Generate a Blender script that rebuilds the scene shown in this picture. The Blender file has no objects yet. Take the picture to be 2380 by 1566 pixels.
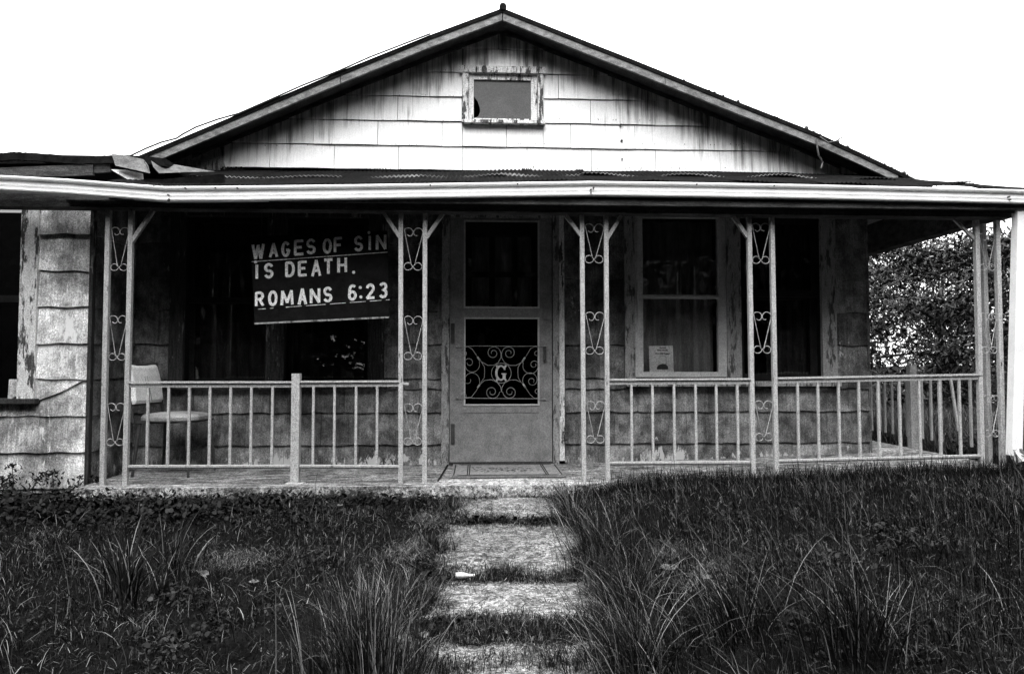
import bpy, math, random
import numpy as np
from mathutils import Matrix, Vector

random.seed(7)
rng = np.random.default_rng(11)
scene = bpy.context.scene
COL = scene.collection

# ------------------------------------------------------------------ camera
FU = 1600.0                      # focal length in units of a 2380 wide frame
CAM_Z = 0.827
YAW = math.atan(80 / FU)
PITCH = math.atan(65 / FU)
cd = bpy.data.cameras.new('camera')
cd.sensor_width = 36.0
cd.lens = 36.0 * FU / 2380.0
cd.clip_start = 0.05
cd.clip_end = 2000.0
cam = bpy.data.objects.new('camera', cd)
COL.objects.link(cam)
cam.location = (0, 0, CAM_Z)
cam.rotation_euler = (math.pi / 2 + PITCH, 0, -YAW)
scene.camera = cam

# ------------------------------------------------------------------ sky and sun
SUN_EL, SUN_AZ = math.radians(58), math.radians(200)     # azimuth from +Y, clockwise
CLOUD = 3.3
world = bpy.data.worlds.new('World')
scene.world = world
world.use_nodes = True
wn = world.node_tree
wn.nodes.clear()
sky = wn.nodes.new('ShaderNodeTexSky')
sky.sky_type = 'NISHITA'
sky.sun_disc = False
sky.sun_elevation = SUN_EL
sky.sun_rotation = SUN_AZ
sky.dust_density = 6.0
sky.air_density = 1.0
bw = wn.nodes.new('ShaderNodeRGBToBW')
wn.links.new(sky.outputs[0], bw.inputs[0])
clear = wn.nodes.new('ShaderNodeMath')
clear.operation = 'MULTIPLY'
clear.inputs[1].default_value = 0.15                # share of clear sky that comes through
wn.links.new(bw.outputs[0], clear.inputs[0])
# even cloud deck, three times as bright overhead as at the horizon
wtc = wn.nodes.new('ShaderNodeTexCoord')
wsp = wn.nodes.new('ShaderNodeSeparateXYZ')
wn.links.new(wtc.outputs['Generated'], wsp.inputs[0])
deck = wn.nodes.new('ShaderNodeMapRange')
deck.inputs['From Min'].default_value = 0.0
deck.inputs['From Max'].default_value = 1.0
deck.inputs['To Min'].default_value = CLOUD
deck.inputs['To Max'].default_value = CLOUD * 3
wn.links.new(wsp.outputs['Z'], deck.inputs['Value'])
add = wn.nodes.new('ShaderNodeMath')
add.operation = 'ADD'
wn.links.new(clear.outputs[0], add.inputs[0])
wn.links.new(deck.outputs[0], add.inputs[1])
bg = wn.nodes.new('ShaderNodeBackground')
bg.inputs['Strength'].default_value = 0.12
wo = wn.nodes.new('ShaderNodeOutputWorld')
wn.links.new(add.outputs[0], bg.inputs[0])
wn.links.new(bg.outputs[0], wo.inputs[0])
sl = bpy.data.lights.new('sun', 'SUN')
sl.energy = 0.7
sl.angle = math.radians(50)
sl.color = (1, 1, 1)
sun = bpy.data.objects.new('sun', sl)
COL.objects.link(sun)
sd = Vector((math.sin(SUN_AZ) * math.cos(SUN_EL), math.cos(SUN_AZ) * math.cos(SUN_EL), math.sin(SUN_EL)))
sun.rotation_euler = sd.to_track_quat('Z', 'Y').to_euler()
sun.location = (0, 0, 30)

scene.cycles.use_denoising = True
vs = scene.view_settings
vs.view_transform = 'Standard'
vs.look = 'None'
vs.gamma = 1.0
vs.use_curve_mapping = False
vs.exposure = 2.45

# ------------------------------------------------------------------ measuring helpers
_R = Matrix.Rotation(-YAW, 3, 'Z') @ Matrix.Rotation(math.pi / 2 + PITCH, 3, 'X')


def ray(u, v):
    return _R @ Vector(((u - 1190) / FU, -(v - 783) / FU, -1.0))


def at(u, v, Y):
    """point of the plane y = Y seen at (u, v) of the photograph"""
    d = ray(u, v)
    t = Y / d.y
    return Vector((d.x * t, Y, CAM_Z + d.z * t))


def atx(u, v, X):
    d = ray(u, v)
    t = X / d.x
    return Vector((X, d.y * t, CAM_Z + d.z * t))


def atz(u, v, Z):
    d = ray(u, v)
    t = (Z - CAM_Z) / d.z
    return Vector((d.x * t, d.y * t, Z))


YW = 5.78        # porch wall and gable wall
YP = 4.91        # porch columns and railings
YN = 5.13        # front wall of the wing
YG = 4.74        # gutter
YR = 5.53        # rake boards of the gable
X_IN = -2.806    # corner between wing and porch wall
X_COR = at(2015, 800, YW).x
X_SIDE = at(2322, 900, YP).x


def sstep(a, b, x):
    t = np.clip((x - a) / (b - a), 0, 1)
    return t * t * (3 - 2 * t)


def gz(x, y):
    x = np.asarray(x, float)
    y = np.asarray(y, float)
    z = -0.085 - 0.10 * np.clip(4.7 - y, 0, 5.7)
    z = z + (0.135 * sstep(0.42, 1.3, x) + .05 * sstep(1.9, 3.2, x)) * (1 - sstep(4.66, 4.76, y) * (1 - sstep(X_SIDE, X_SIDE + .2, x)))
    path = np.exp(-((x - 0.16) / 0.45) ** 2)
    z = z + (1 - path) * (0.012 * np.sin(3.1 * x + 1.3 * y) + 0.012 * np.sin(5.3 * y - 2.2 * x + 1) + 0.008 * np.sin(9.1 * x + 7.7 * y)) * (1 - sstep(4.3, 4.7, y) * (1 - sstep(X_SIDE, X_SIDE + .2, x)))
    return z


def atg(u, v):
    z = -0.1
    for _ in range(25):
        p = atz(u, v, z)
        z = 0.5 * z + 0.5 * float(gz(p.x, p.y))
    return atz(u, v, z)


# ------------------------------------------------------------------ materials
class NT:
    def __init__(self, name):
        self.m = bpy.data.materials.new(name)
        self.m.use_nodes = True
        self.t = self.m.node_tree
        self.t.nodes.clear()
        self.out = self.t.nodes.new('ShaderNodeOutputMaterial')
        self.tc = None

    def n(self, kind, **kw):
        nd = self.t.nodes.new(kind)
        for k, v in kw.items():
            setattr(nd, k, v)
        return nd

    def link(self, a, b):
        self.t.links.new(a, b)

    def coord(self, scale, off=(0, 0, 0)):
        if self.tc is None:
            self.tc = self.n('ShaderNodeTexCoord')
        mp = self.n('ShaderNodeMapping')
        mp.inputs['Scale'].default_value = scale
        mp.inputs['Location'].default_value = off
        self.link(self.tc.outputs['Object'], mp.inputs['Vector'])
        return mp.outputs[0]

    def noise(self, scale=(1, 1, 1), detail=6, rough=.6, off=(0, 0, 0), dist=0.0):
        nz = self.n('ShaderNodeTexNoise')
        nz.inputs['Scale'].default_value = 1.0
        nz.inputs['Detail'].default_value = detail
        nz.inputs['Roughness'].default_value = rough
        nz.inputs['Distortion'].default_value = dist
        self.link(self.coord(scale, off), nz.inputs['Vector'])
        return nz.outputs['Fac']

    def math(self, op, a, b=None, clamp=False):
        nd = self.n('ShaderNodeMath', operation=op, use_clamp=clamp)
        for i, x in enumerate((a, b)):
            if x is None:
                continue
            if isinstance(x, (int, float)):
                nd.inputs[i].default_value = x
            else:
                self.link(x, nd.inputs[i])
        return nd.outputs[0]

    def ramp(self, fac, lo, hi, a=0.0, b=1.0):
        nd = self.n('ShaderNodeMapRange', clamp=True)
        nd.interpolation_type = 'SMOOTHSTEP'
        self.link(fac, nd.inputs['Value'])
        nd.inputs['From Min'].default_value = lo
        nd.inputs['From Max'].default_value = hi
        nd.inputs['To Min'].default_value = a
        nd.inputs['To Max'].default_value = b
        return nd.outputs[0]

    def mix(self, fac, a, b):
        nd = self.n('ShaderNodeMix', data_type='FLOAT')
        for i, x in ((0, fac), (2, a), (3, b)):
            if isinstance(x, (int, float)):
                nd.inputs[i].default_value = x
            else:
                self.link(x, nd.inputs[i])
        return nd.outputs[0]

    def finish(self, val, rough=.8, bump=None, bstr=.3, bdist=.01, spec=.3, metal=0.0):
        p = self.n('ShaderNodeBsdfPrincipled')
        if isinstance(val, (int, float)):
            p.inputs['Base Color'].default_value = (val, val, val, 1)
        else:
            cc = self.n('ShaderNodeCombineColor')
            for i in range(3):
                self.link(val, cc.inputs[i])
            self.link(cc.outputs[0], p.inputs['Base Color'])
        if isinstance(rough, (int, float)):
            p.inputs['Roughness'].default_value = rough
        else:
            self.link(rough, p.inputs['Roughness'])
        p.inputs['Specular IOR Level'].default_value = spec
        p.inputs['Metallic'].default_value = metal
        if bump is not None:
            b = self.n('ShaderNodeBump')
            b.inputs['Strength'].default_value = bstr
            b.inputs['Distance'].default_value = bdist
            self.link(bump, b.inputs['Height'])
            self.link(b.outputs[0], p.inputs['Normal'])
        self.link(p.outputs[0], self.out.inputs[0])
        return self.m


def plain(name, base, rough=.8, var=.25, scale=9, bscale=60, bstr=.25, spec=.08, metal=0.0, stretch=(1, 1, 1), mottle=.28):
    t = NT(name)
    n1 = t.noise(tuple(scale * s for s in stretch), 7, .65)
    n2 = t.noise(tuple(bscale * s for s in stretch), 4, .6)
    f = t.ramp(n1, .3, .7)
    v = t.mix(f, base * (1 - var), base * (1 + var))
    v = t.math('MULTIPLY', v, t.ramp(n2, .25, .75, 1 - var * .6, 1 + var * .6))
    n3 = t.noise((135, 135, 135), 3, .7, (5, 9, 2))
    v = t.math('MULTIPLY', v, t.ramp(n3, .34, .66, 1 - mottle, 1 + mottle))
    return t.finish(v, rough, n2, bstr, .004, spec, metal)


def mat_gable():
    t = NT('white_shingle_paint')
    oi = t.n('ShaderNodeObjectInfo')
    base = t.ramp(oi.outputs['Random'], 0, 1, .80, .88)
    grain = t.noise((70, 8, 5), 5, .6)
    base = t.math('MULTIPLY', base, t.ramp(grain, .25, .7, .92, 1.03))
    n3 = t.noise((125, 125, 110), 3, .7, (5, 9, 2))
    base = t.math('MULTIPLY', base, t.ramp(n3, .36, .64, .90, 1.05))
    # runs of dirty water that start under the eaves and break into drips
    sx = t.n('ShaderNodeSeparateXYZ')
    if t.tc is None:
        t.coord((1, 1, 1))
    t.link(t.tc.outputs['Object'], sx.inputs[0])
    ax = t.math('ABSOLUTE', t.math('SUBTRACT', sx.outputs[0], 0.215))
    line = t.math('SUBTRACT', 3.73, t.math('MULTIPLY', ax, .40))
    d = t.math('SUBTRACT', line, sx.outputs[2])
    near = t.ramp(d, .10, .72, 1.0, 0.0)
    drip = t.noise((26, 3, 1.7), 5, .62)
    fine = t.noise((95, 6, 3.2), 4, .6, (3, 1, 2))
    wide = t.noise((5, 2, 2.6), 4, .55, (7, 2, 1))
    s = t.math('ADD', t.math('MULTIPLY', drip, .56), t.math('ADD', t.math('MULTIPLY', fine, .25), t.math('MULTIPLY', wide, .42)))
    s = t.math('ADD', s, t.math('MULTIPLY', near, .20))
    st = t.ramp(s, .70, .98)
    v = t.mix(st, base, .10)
    speck = t.ramp(t.noise((85, 85, 85), 3, .5, (4, 4, 4)), .72, .78)
    v = t.mix(t.math('MULTIPLY', speck, .5), v, .1)
    return t.finish(v, .75, grain, .35, .004, .25)


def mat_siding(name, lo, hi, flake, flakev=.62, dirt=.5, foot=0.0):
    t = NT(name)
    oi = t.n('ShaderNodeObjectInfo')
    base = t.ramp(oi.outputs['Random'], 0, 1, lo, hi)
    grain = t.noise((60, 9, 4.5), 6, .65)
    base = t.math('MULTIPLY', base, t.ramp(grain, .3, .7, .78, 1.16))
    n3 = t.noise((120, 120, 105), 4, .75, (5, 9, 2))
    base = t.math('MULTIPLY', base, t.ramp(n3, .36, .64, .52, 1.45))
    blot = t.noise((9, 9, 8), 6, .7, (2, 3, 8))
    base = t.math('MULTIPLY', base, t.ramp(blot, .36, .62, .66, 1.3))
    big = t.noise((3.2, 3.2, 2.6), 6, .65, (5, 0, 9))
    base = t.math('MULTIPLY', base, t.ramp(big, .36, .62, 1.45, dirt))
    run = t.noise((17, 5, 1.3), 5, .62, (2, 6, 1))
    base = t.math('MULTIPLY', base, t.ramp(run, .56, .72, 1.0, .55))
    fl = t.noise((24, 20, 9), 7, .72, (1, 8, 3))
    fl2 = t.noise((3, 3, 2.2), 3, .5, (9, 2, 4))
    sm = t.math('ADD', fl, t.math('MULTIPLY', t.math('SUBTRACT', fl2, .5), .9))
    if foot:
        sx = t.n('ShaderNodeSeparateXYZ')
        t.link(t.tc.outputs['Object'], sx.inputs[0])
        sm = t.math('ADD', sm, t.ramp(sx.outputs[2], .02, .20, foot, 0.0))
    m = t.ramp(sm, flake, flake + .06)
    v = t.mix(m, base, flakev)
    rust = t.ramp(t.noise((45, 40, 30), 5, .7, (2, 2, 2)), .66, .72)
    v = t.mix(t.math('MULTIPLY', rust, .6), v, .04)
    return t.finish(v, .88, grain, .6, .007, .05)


def mat_peel(name, paint, wood, amount, stretch=(16, 12, 3.2)):
    t = NT(name)
    a = t.noise(stretch, 8, .72)
    b = t.noise((70, 60, 14), 4, .6, (3, 3, 1))
    m = t.ramp(t.math('ADD', t.math('MULTIPLY', a, .8), t.math('MULTIPLY', b, .2)), amount - .02, amount + .02)
    gr = t.noise((110, 90, 6), 5, .65, (6, 1, 2))
    w = t.mix(t.ramp(gr, .3, .7), wood * .5, wood * 1.5)
    pv = t.mix(t.ramp(b, .3, .7), paint * .78, paint * 1.05)
    v = t.mix(m, w, pv)
    n3 = t.noise((125, 125, 110), 3, .7, (5, 9, 2))
    v = t.math('MULTIPLY', v, t.ramp(n3, .35, .65, .66, 1.3))
    h = t.math('ADD', t.math('MULTIPLY', m, .6), t.math('MULTIPLY', gr, .4))
    return t.finish(v, .85, h, .5, .004, .06)


def mat_glass(name='window_glass', refl=1.0, tint=.95):
    t = NT(name)
    fr = t.n('ShaderNodeFresnel')
    fr.inputs['IOR'].default_value = 1.5
    tr = t.n('ShaderNodeBsdfTransparent')
    tr.inputs[0].default_value = (tint, tint, tint, 1)
    gl = t.n('ShaderNodeBsdfGlossy')
    gl.inputs['Roughness'].default_value = .015
    gl.inputs[0].default_value = (refl, refl, refl, 1)
    b = t.n('ShaderNodeBump')
    b.inputs['Strength'].default_value = .12
    b.inputs['Distance'].default_value = .01
    t.link(t.noise((2.6, 2.6, 2.1), 2, .5), b.inputs['Height'])
    t.link(b.outputs[0], gl.inputs['Normal'])
    mx = t.n('ShaderNodeMixShader')
    t.link(fr.outputs[0], mx.inputs[0])
    t.link(tr.outputs[0], mx.inputs[1])
    t.link(gl.outputs[0], mx.inputs[2])
    t.link(mx.outputs[0], t.out.inputs[0])
    return t.m


def mat_attr(name, mul=1.0, rough=.6, spec=.25, trans=0.0):
    t = NT(name)
    a = t.n('ShaderNodeAttribute', attribute_name='tone')
    v = t.math('MULTIPLY', a.outputs['Fac'], mul)
    m = t.finish(v, rough, None, spec=spec)
    return m


def mat_concrete(name, base, lines=False):
    t = NT(name)
    oi = t.n('ShaderNodeObjectInfo')
    a = t.noise((3, 3, 3), 7, .65)
    d = t.noise((16, 22, 16), 8, .75, (4, 1, 7))
    b = t.noise((55, 75, 55), 6, .75, (2, 5, 1))
    c = t.noise((150, 170, 150), 3, .6, (8, 1, 4))
    v = t.mix(t.ramp(a, .3, .7), base * .6, base * 1.25)
    v = t.math('MULTIPLY', v, t.ramp(oi.outputs['Random'], 0, 1, .85, 1.15))
    v = t.math('MULTIPLY', v, t.ramp(d, .40, .58, .45, 1.25))
    v = t.math('MULTIPLY', v, t.ramp(b, .38, .60, .28, 1.4))
    v = t.math('MULTIPLY', v, t.ramp(c, .35, .65, .5, 1.4))
    if lines:
        s = t.noise((3.5, 26, 8), 6, .7, (1, 1, 1))
        v = t.math('MULTIPLY', v, t.ramp(s, .38, .58, .3, 1.3))
    h = t.math('ADD', t.math('MULTIPLY', d, .7), b)
    return t.finish(v, .95, h, .9, .01, .05)


MT = {
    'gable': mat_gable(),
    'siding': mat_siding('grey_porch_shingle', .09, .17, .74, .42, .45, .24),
    'wing': mat_siding('pale_wing_shingle', .42, .60, .62, .75, .55),
    'peel': mat_peel('peeling_white_trim', .65, .07, .47),
    'peel_dark': mat_peel('weathered_trim', .16, .035, .58),
    'peel_grey': mat_peel('grey_trim', .27, .07, .46),
    'iron': mat_peel('pale_painted_iron', .38, .08, .37, (34, 34, 9)),
    'scroll': mat_peel('dull_scroll_iron', .33, .06, .40, (40, 40, 30)),
    'iron_dark': plain('dark_iron', .05, .5, .3),
    'gutter': plain('white_gutter_paint', .80, .42, .07, 6, 90, .06, mottle=.07),
    'rake': plain('dirty_rake_paint', .17, .7, .45, 14, 70, .3, stretch=(1, 1, 2)),
    'roof': plain('black_roofing', .008, 1.0, .5, 20, 90, .5, spec=.05),
    'tin': plain('rusted_black_tin', .006, 1.0, .5, 14, 80, .3, spec=.04),
    'tin_edge': plain('bare_tin_edge', .12, .5, .5, 20, 60, .3),
    'flash': plain('bent_flashing', .09, .6, .4, 12, 70, .3),
    'board': plain('rotten_fascia_board', .06, .85, .55, 10, 80, .4, stretch=(.4, 1, 2.5)),
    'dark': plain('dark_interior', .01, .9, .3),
    'ceiling': plain('dark_ceiling_boards', .055, .85, .35, 8, 60, .3, stretch=(1, 1, 1)),
    'door': plain('grey_aluminium_door', .19, .55, .22, 8, 190, .12),
    'alu': plain('aluminium_storm_frame', .40, .5, .12, 12, 150, .1),
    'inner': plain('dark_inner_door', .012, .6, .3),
    'curtain': plain('grey_curtain', .24, .95, .35, 7, 60, .4, stretch=(2.5, 1, .3)),
    'curtain_dark': plain('dark_curtain', .035, .95, .4, 6, 60, .4, stretch=(2.5, 1, .3)),
    'dust': plain('dusty_pane', .06, .35, .16, 6, 80, .05, spec=.4),
    'black': plain('black_sign_paint', .005, .9, .5, 14, 60, .2, spec=.1),
    'lettering': mat_peel('worn_white_letters', .70, .15, .40, (60, 60, 50)),
    'paper': plain('white_paper', .85, .8, .05, 12, 90, .05),
    'ink': plain('grey_ink', .10, .8, .2),
    'cushion': plain('pale_vinyl', .82, .5, .14, 9, 120, .15),
    'seat': plain('worn_vinyl_seat', .24, .55, .4, 5, 100, .2),
    'concrete': mat_concrete('path_concrete', .20),
    'porch': mat_concrete('porch_concrete', .25, True),
    'apron': mat_concrete('pale_step_concrete', .42),
    'soil': plain('dark_soil', .005, 1.0, .5, 9, 60, .8, spec=.0),
    'bark': plain('dark_bark', .035, .9, .4, 10, 50, .6, stretch=(1, 1, .3)),
    'deadwood': plain('bleached_wood', .55, .8, .25, 20, 90, .3),
    'dead_leaf': plain('dry_leaf', .10, .8, .35, 25, 90, .3),
    'glass': mat_glass(),
    'screen': mat_glass('dark_screen_glass', .5, .4),
    'grass': mat_attr('grass_blades', .22, .7, .06),
    'leaf': mat_attr('leaf_blades', .46, .6, .12),
}


# ------------------------------------------------------------------ mesh builder
class MB:
    def __init__(self):
        self.v, self.f, self.mi = [], [], []

    def poly(self, pts, mi=0):
        k = len(self.v)
        self.v += [tuple(p) for p in pts]
        self.f.append(tuple(range(k, k + len(pts))))
        self.mi.append(mi)

    def hexa(self, a, b, mi=0):
        """a: four points of one end, b: the four matching points of the other"""
        k = len(self.v)
        self.v += [tuple(p) for p in a] + [tuple(p) for p in b]
        n = len(a)
        self.f.append(tuple(k + i for i in range(n))[::-1])
        self.f.append(tuple(k + n + i for i in range(n)))
        for i in range(n):
            j = (i + 1) % n
            self.f.append((k + i, k + j, k + n + j, k + n + i))
        self.mi += [mi] * (n + 2)

    def box(self, x0, x1, y0, y1, z0, z1, mi=0):
        self.hexa([(x0, y0, z0), (x1, y0, z0), (x1, y1, z0), (x0, y1, z0)],
                  [(x0, y0, z1), (x1, y0, z1), (x1, y1, z1), (x0, y1, z1)], mi)

    def prism(self, pts, depth, mi=0):
        """polygon facing the street, given real thickness away from it (+y)"""
        self.hexa(pts, [(p[0], p[1] + depth, p[2]) for p in pts], mi)

    def bar(self, p, q, w, h, up=(0, 1, 0), mi=0):
        p, q, up = Vector(p), Vector(q), Vector(up)
        d = (q - p).normalized()
        s = d.cross(up).normalized()
        t = s.cross(d).normalized()
        s, t = s * w / 2, t * h / 2
        self.hexa([p - s - t, p + s - t, p + s + t, p - s + t], [q - s - t, q + s - t, q + s + t, q - s + t], mi)

    def tube(self, path, r, n=6, r2=None, cap=True):
        path = [Vector(p) for p in path]
        k0 = len(self.v)
        prev = None
        for i, p in enumerate(path):
            d = (path[min(i + 1, len(path) - 1)] - path[max(i - 1, 0)])
            d = d.normalized() if d.length > 1e-9 else Vector((0, 0, 1))
            if prev is None:
                up = Vector((0, 0, 1)) if abs(d.z) < .9 else Vector((0, 1, 0))
                s = d.cross(up).normalized()
            else:
                s = (prev - d * prev.dot(d)).normalized()
            prev = s
            t = d.cross(s)
            rr = r if r2 is None else r + (r2 - r) * i / (len(path) - 1)
            for j in range(n):
                a = 2 * math.pi * j / n
                self.v.append(tuple(p + s * math.cos(a) * rr + t * math.sin(a) * rr))
        for i in range(len(path) - 1):
            for j in range(n):
                a = k0 + i * n + j
                b = k0 + i * n + (j + 1) % n
                self.f.append((a, b, b + n, a + n))
                self.mi.append(0)
        if cap:
            self.f.append(tuple(k0 + j for j in range(n))[::-1])
            self.f.append(tuple(k0 + (len(path) - 1) * n + j for j in range(n)))
            self.mi += [0, 0]

    def build(self, name, mat, parent=None, smooth=False):
        me = bpy.data.meshes.new(name)
        me.from_pydata(self.v, [], self.f)
        mats = mat if isinstance(mat, (list, tuple)) else [mat]
        for m in mats:
            me.materials.append(MT[m] if isinstance(m, str) else m)
        if len(mats) > 1:
            me.polygons.foreach_set('material_index', self.mi)
        if smooth:
            me.polygons.foreach_set('use_smooth', [True] * len(self.f))
        me.update()
        o = bpy.data.objects.new(name, me)
        COL.objects.link(o)
        if parent is not None:
            setpar(o, parent)
        return o


def world_loc(o):
    m = Vector(o.location)
    p = o.parent
    return m


def setpar(o, parent):
    """parent without moving: every mesh is modelled in place, its thing's Empty stands at its base"""
    o.parent = parent
    root = parent
    off = Vector((0, 0, 0))
    while root is not None:
        off += Vector(root.location)
        root = root.parent
    # meshes keep location 0, so only the Empty at the root has an offset
    if parent.type == 'EMPTY' and parent.parent is None:
        o.matrix_parent_inverse = Matrix.Translation(-Vector(parent.location))


def empty(name, loc):
    o = bpy.data.objects.new(name, None)
    o.location = loc
    o.empty_display_size = .2
    COL.objects.link(o)
    return o


def tag(o, label, cat, group=None, kind=None):
    if label:
        o['label'] = label
    if cat:
        o['category'] = cat
    if group:
        o['group'] = group
    if kind:
        o['kind'] = kind
    return o


def np_mesh(name, verts, faces_tri, tone, mat, parent=None, quads=None):
    """fast mesh from arrays; tone: one value per vertex"""
    me = bpy.data.meshes.new(name)
    nv = len(verts)
    loops = []
    starts = []
    tot = []
    arrs = []
    if quads is not None and len(quads):
        arrs.append((quads, 4))
    if faces_tri is not None and len(faces_tri):
        arrs.append((faces_tri, 3))
    me.vertices.add(nv)
    me.vertices.foreach_set('co', np.asarray(verts, np.float32).ravel())
    li = np.concatenate([a.ravel() for a, _ in arrs]).astype(np.int32)
    tot = np.concatenate([np.full(len(a), k, np.int32) for a, k in arrs])
    st = np.concatenate([[0], np.cumsum(tot)[:-1]]).astype(np.int32)
    me.loops.add(len(li))
    me.loops.foreach_set('vertex_index', li)
    me.polygons.add(len(tot))
    me.polygons.foreach_set('loop_start', st)
    me.polygons.foreach_set('loop_total', tot)
    me.update(calc_edges=True)
    at_ = me.attributes.new('tone', 'FLOAT', 'POINT')
    at_.data.foreach_set('value', np.asarray(tone, np.float32))
    me.materials.append(MT[mat])
    o = bpy.data.objects.new(name, me)
    COL.objects.link(o)
    if parent is not None:
        setpar(o, parent)
    return o


# ------------------------------------------------------------------ setting: ground, porch floor, path
def build_ground():
    xs = np.unique(np.concatenate([np.linspace(-300, -12, 14), np.linspace(-12, 16, 200), np.linspace(16, 300, 14)]))
    ys = np.unique(np.concatenate([np.linspace(-300, -8, 14), np.linspace(-8, 3, 90), np.linspace(3.05, 5.5, 50), np.linspace(5.6, 16, 60), np.linspace(16, 300, 14)]))
    X, Y = np.meshgrid(xs, ys)
    Z = gz(X, Y)
    v = np.stack([X.ravel(), Y.ravel(), Z.ravel()], 1)
    nx, ny = len(xs), len(ys)
    i, j = np.meshgrid(np.arange(nx - 1), np.arange(ny - 1))
    a = (j * nx + i).ravel()
    q = np.stack([a, a + 1, a + 1 + nx, a + nx], 1)
    o = np_mesh('ground', v, None, np.full(len(v), .03), 'soil', quads=q)
    tag(o, 'dark bare soil under the uncut grass', None, kind='structure')


build_ground()

x_slab_r = X_SIDE - .01
xw_l = at(237, 1100, YN).x


def fz(x):
    """top of the porch floor: level on the left, heaved up towards the right"""
    return .030 * max(0.0, x - .75)


fl = MB()
for (xa, xb) in ((xw_l, .75), (.75, x_slab_r)):
    fl.hexa([(xa, 4.79, -.3), (xb, 4.75, -.3), (xb, 8.2, -.3), (xa, 8.2, -.3)],
            [(xa, 4.79, fz(xa)), (xb, 4.75, fz(xb)), (xb, 8.2, fz(xb)), (xa, 8.2, fz(xa))])
pf = fl.build('porch_floor', 'porch')
tag(pf, 'worn concrete porch floor with swirled stains', None, kind='structure')
ap = MB()
a0, a1 = atz(1022, 1108, 0).x, atz(1312, 1108, 0).x
ya = atz(1165, 1128, .004).y
ap.hexa([(a0 - .03, ya, -.3), (a1 + .05, ya, -.3), (a1 + .02, 5.0, -.3), (a0, 5.0, -.3)],
        [(a0 - .03, ya, .004), (a1 + .05, ya, .004), (a1 + .02, 5.0, .006), (a0, 5.0, .006)])
step = ap.build('step', 'apron', pf)
cr = MB()
c0, c1 = atz(1018, 1118, .006), atz(1042, 1078, .006)
cr.bar(c0, c1, .014, .004, up=(0, 0, 1))
cr.build('open_joint', 'dark', pf)

path = empty('path', (0.15, 4.4, -.1))
tag(path, 'garden path of broken concrete slabs leading to the door', None, kind='structure')
SLABS = [((1062, 1158), (1292, 1157), (1318, 1207), (1046, 1207)),
         ((1040, 1224), (1322, 1222), (1362, 1336), (1018, 1336)),
         ((1008, 1358), (1356, 1356), (1392, 1442), (980, 1442)),
         ((985, 1502), (1372, 1500), (1400, 1640), (940, 1640))]
slab_poly = []
for s in SLABS:
    pts = [atg(*p) for p in s]
    ring = []
    cxy = sum(pts, Vector((0, 0, 0))) / 4
    ph = random.uniform(0, 6)
    for k in range(4):
        p, q = pts[k], pts[(k + 1) % 4]
        for i in range(12):
            w = p.lerp(q, i / 12)
            corner = abs(i / 12 - .5) * 2
            f = 1.05 - .07 * corner ** 4 + .06 * math.sin(i * 1.1 + ph + k) + random.uniform(-.05, .05)
            w = cxy + (w - cxy) * f
            ring.append(Vector((w.x, w.y, float(gz(w.x, w.y)) + .010)))
    slab_poly.append([(p.x, p.y) for p in ring])
    m = MB()
    top = cxy + Vector((0, 0, 0))
    top.z = float(gz(cxy.x, cxy.y)) + .018
    k0 = len(m.v)
    m.v += [tuple(p) for p in ring] + [tuple(top)] + [(p.x, p.y, p.z - .08) for p in ring]
    n = len(ring)
    for i in range(n):
        j = (i + 1) % n
        m.f.append((j, i, n))
        m.f.append((i, j, n + 1 + j, n + 1 + i))
        m.mi += [0, 0]
    m.build('slab', 'concrete', path, smooth=False)

# ------------------------------------------------------------------ house
house = empty('house', (0.2, YW, 0))
tag(house, 'neglected single storey gabled house with shingle siding and a front porch', 'house')


def rects_minus(r, holes):
    out = [r]
    for h in holes:
        nxt = []
        for (x0, x1, z0, z1) in out:
            if h[0] >= x1 or h[1] <= x0 or h[2] >= z1 or h[3] <= z0:
                nxt.append((x0, x1, z0, z1))
                continue
            if h[0] > x0:
                nxt.append((x0, h[0], z0, z1))
            if h[1] < x1:
                nxt.append((h[1], x1, z0, z1))
            a, b = max(x0, h[0]), min(x1, h[1])
            if h[2] > z0:
                nxt.append((a, b, z0, h[2]))
            if h[3] < z1:
                nxt.append((a, b, h[3], z1))
        out = [q for q in nxt if q[1] - q[0] > .02 and q[3] - q[2] > .015]
    return out


def W(u, v, Y=YW):
    p = at(u, v, Y)
    return p.x, p.z


def rect(u0, u1, v0, v1, Y=YW):
    uc, vc = (u0 + u1) / 2, (v0 + v1) / 2
    return (W(u0, vc, Y)[0], W(u1, vc, Y)[0], W(uc, v1, Y)[1], W(uc, v0, Y)[1])


HA = rect(398, 894, 484, 901)
HD = rect(1027, 1312, 480, 1079)
HB = rect(1450, 1939, 482, 896)
OA = rect(431, 857, 505, 892)
OD = rect(1045, 1283, 508, 1076)
OB = rect(1473, 1686, 503, 877)
OC = rect(1719, 1906, 505, 887)

# ---- porch wall
wall = MB()
for r in rects_minus((X_IN, X_COR, -.25, 2.45), [OA, OD, OB, OC]):
    wall.box(r[0], r[1], YW + .006, YW + .12, r[2], r[3])
pw = wall.build('wall', 'dark', house)


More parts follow.
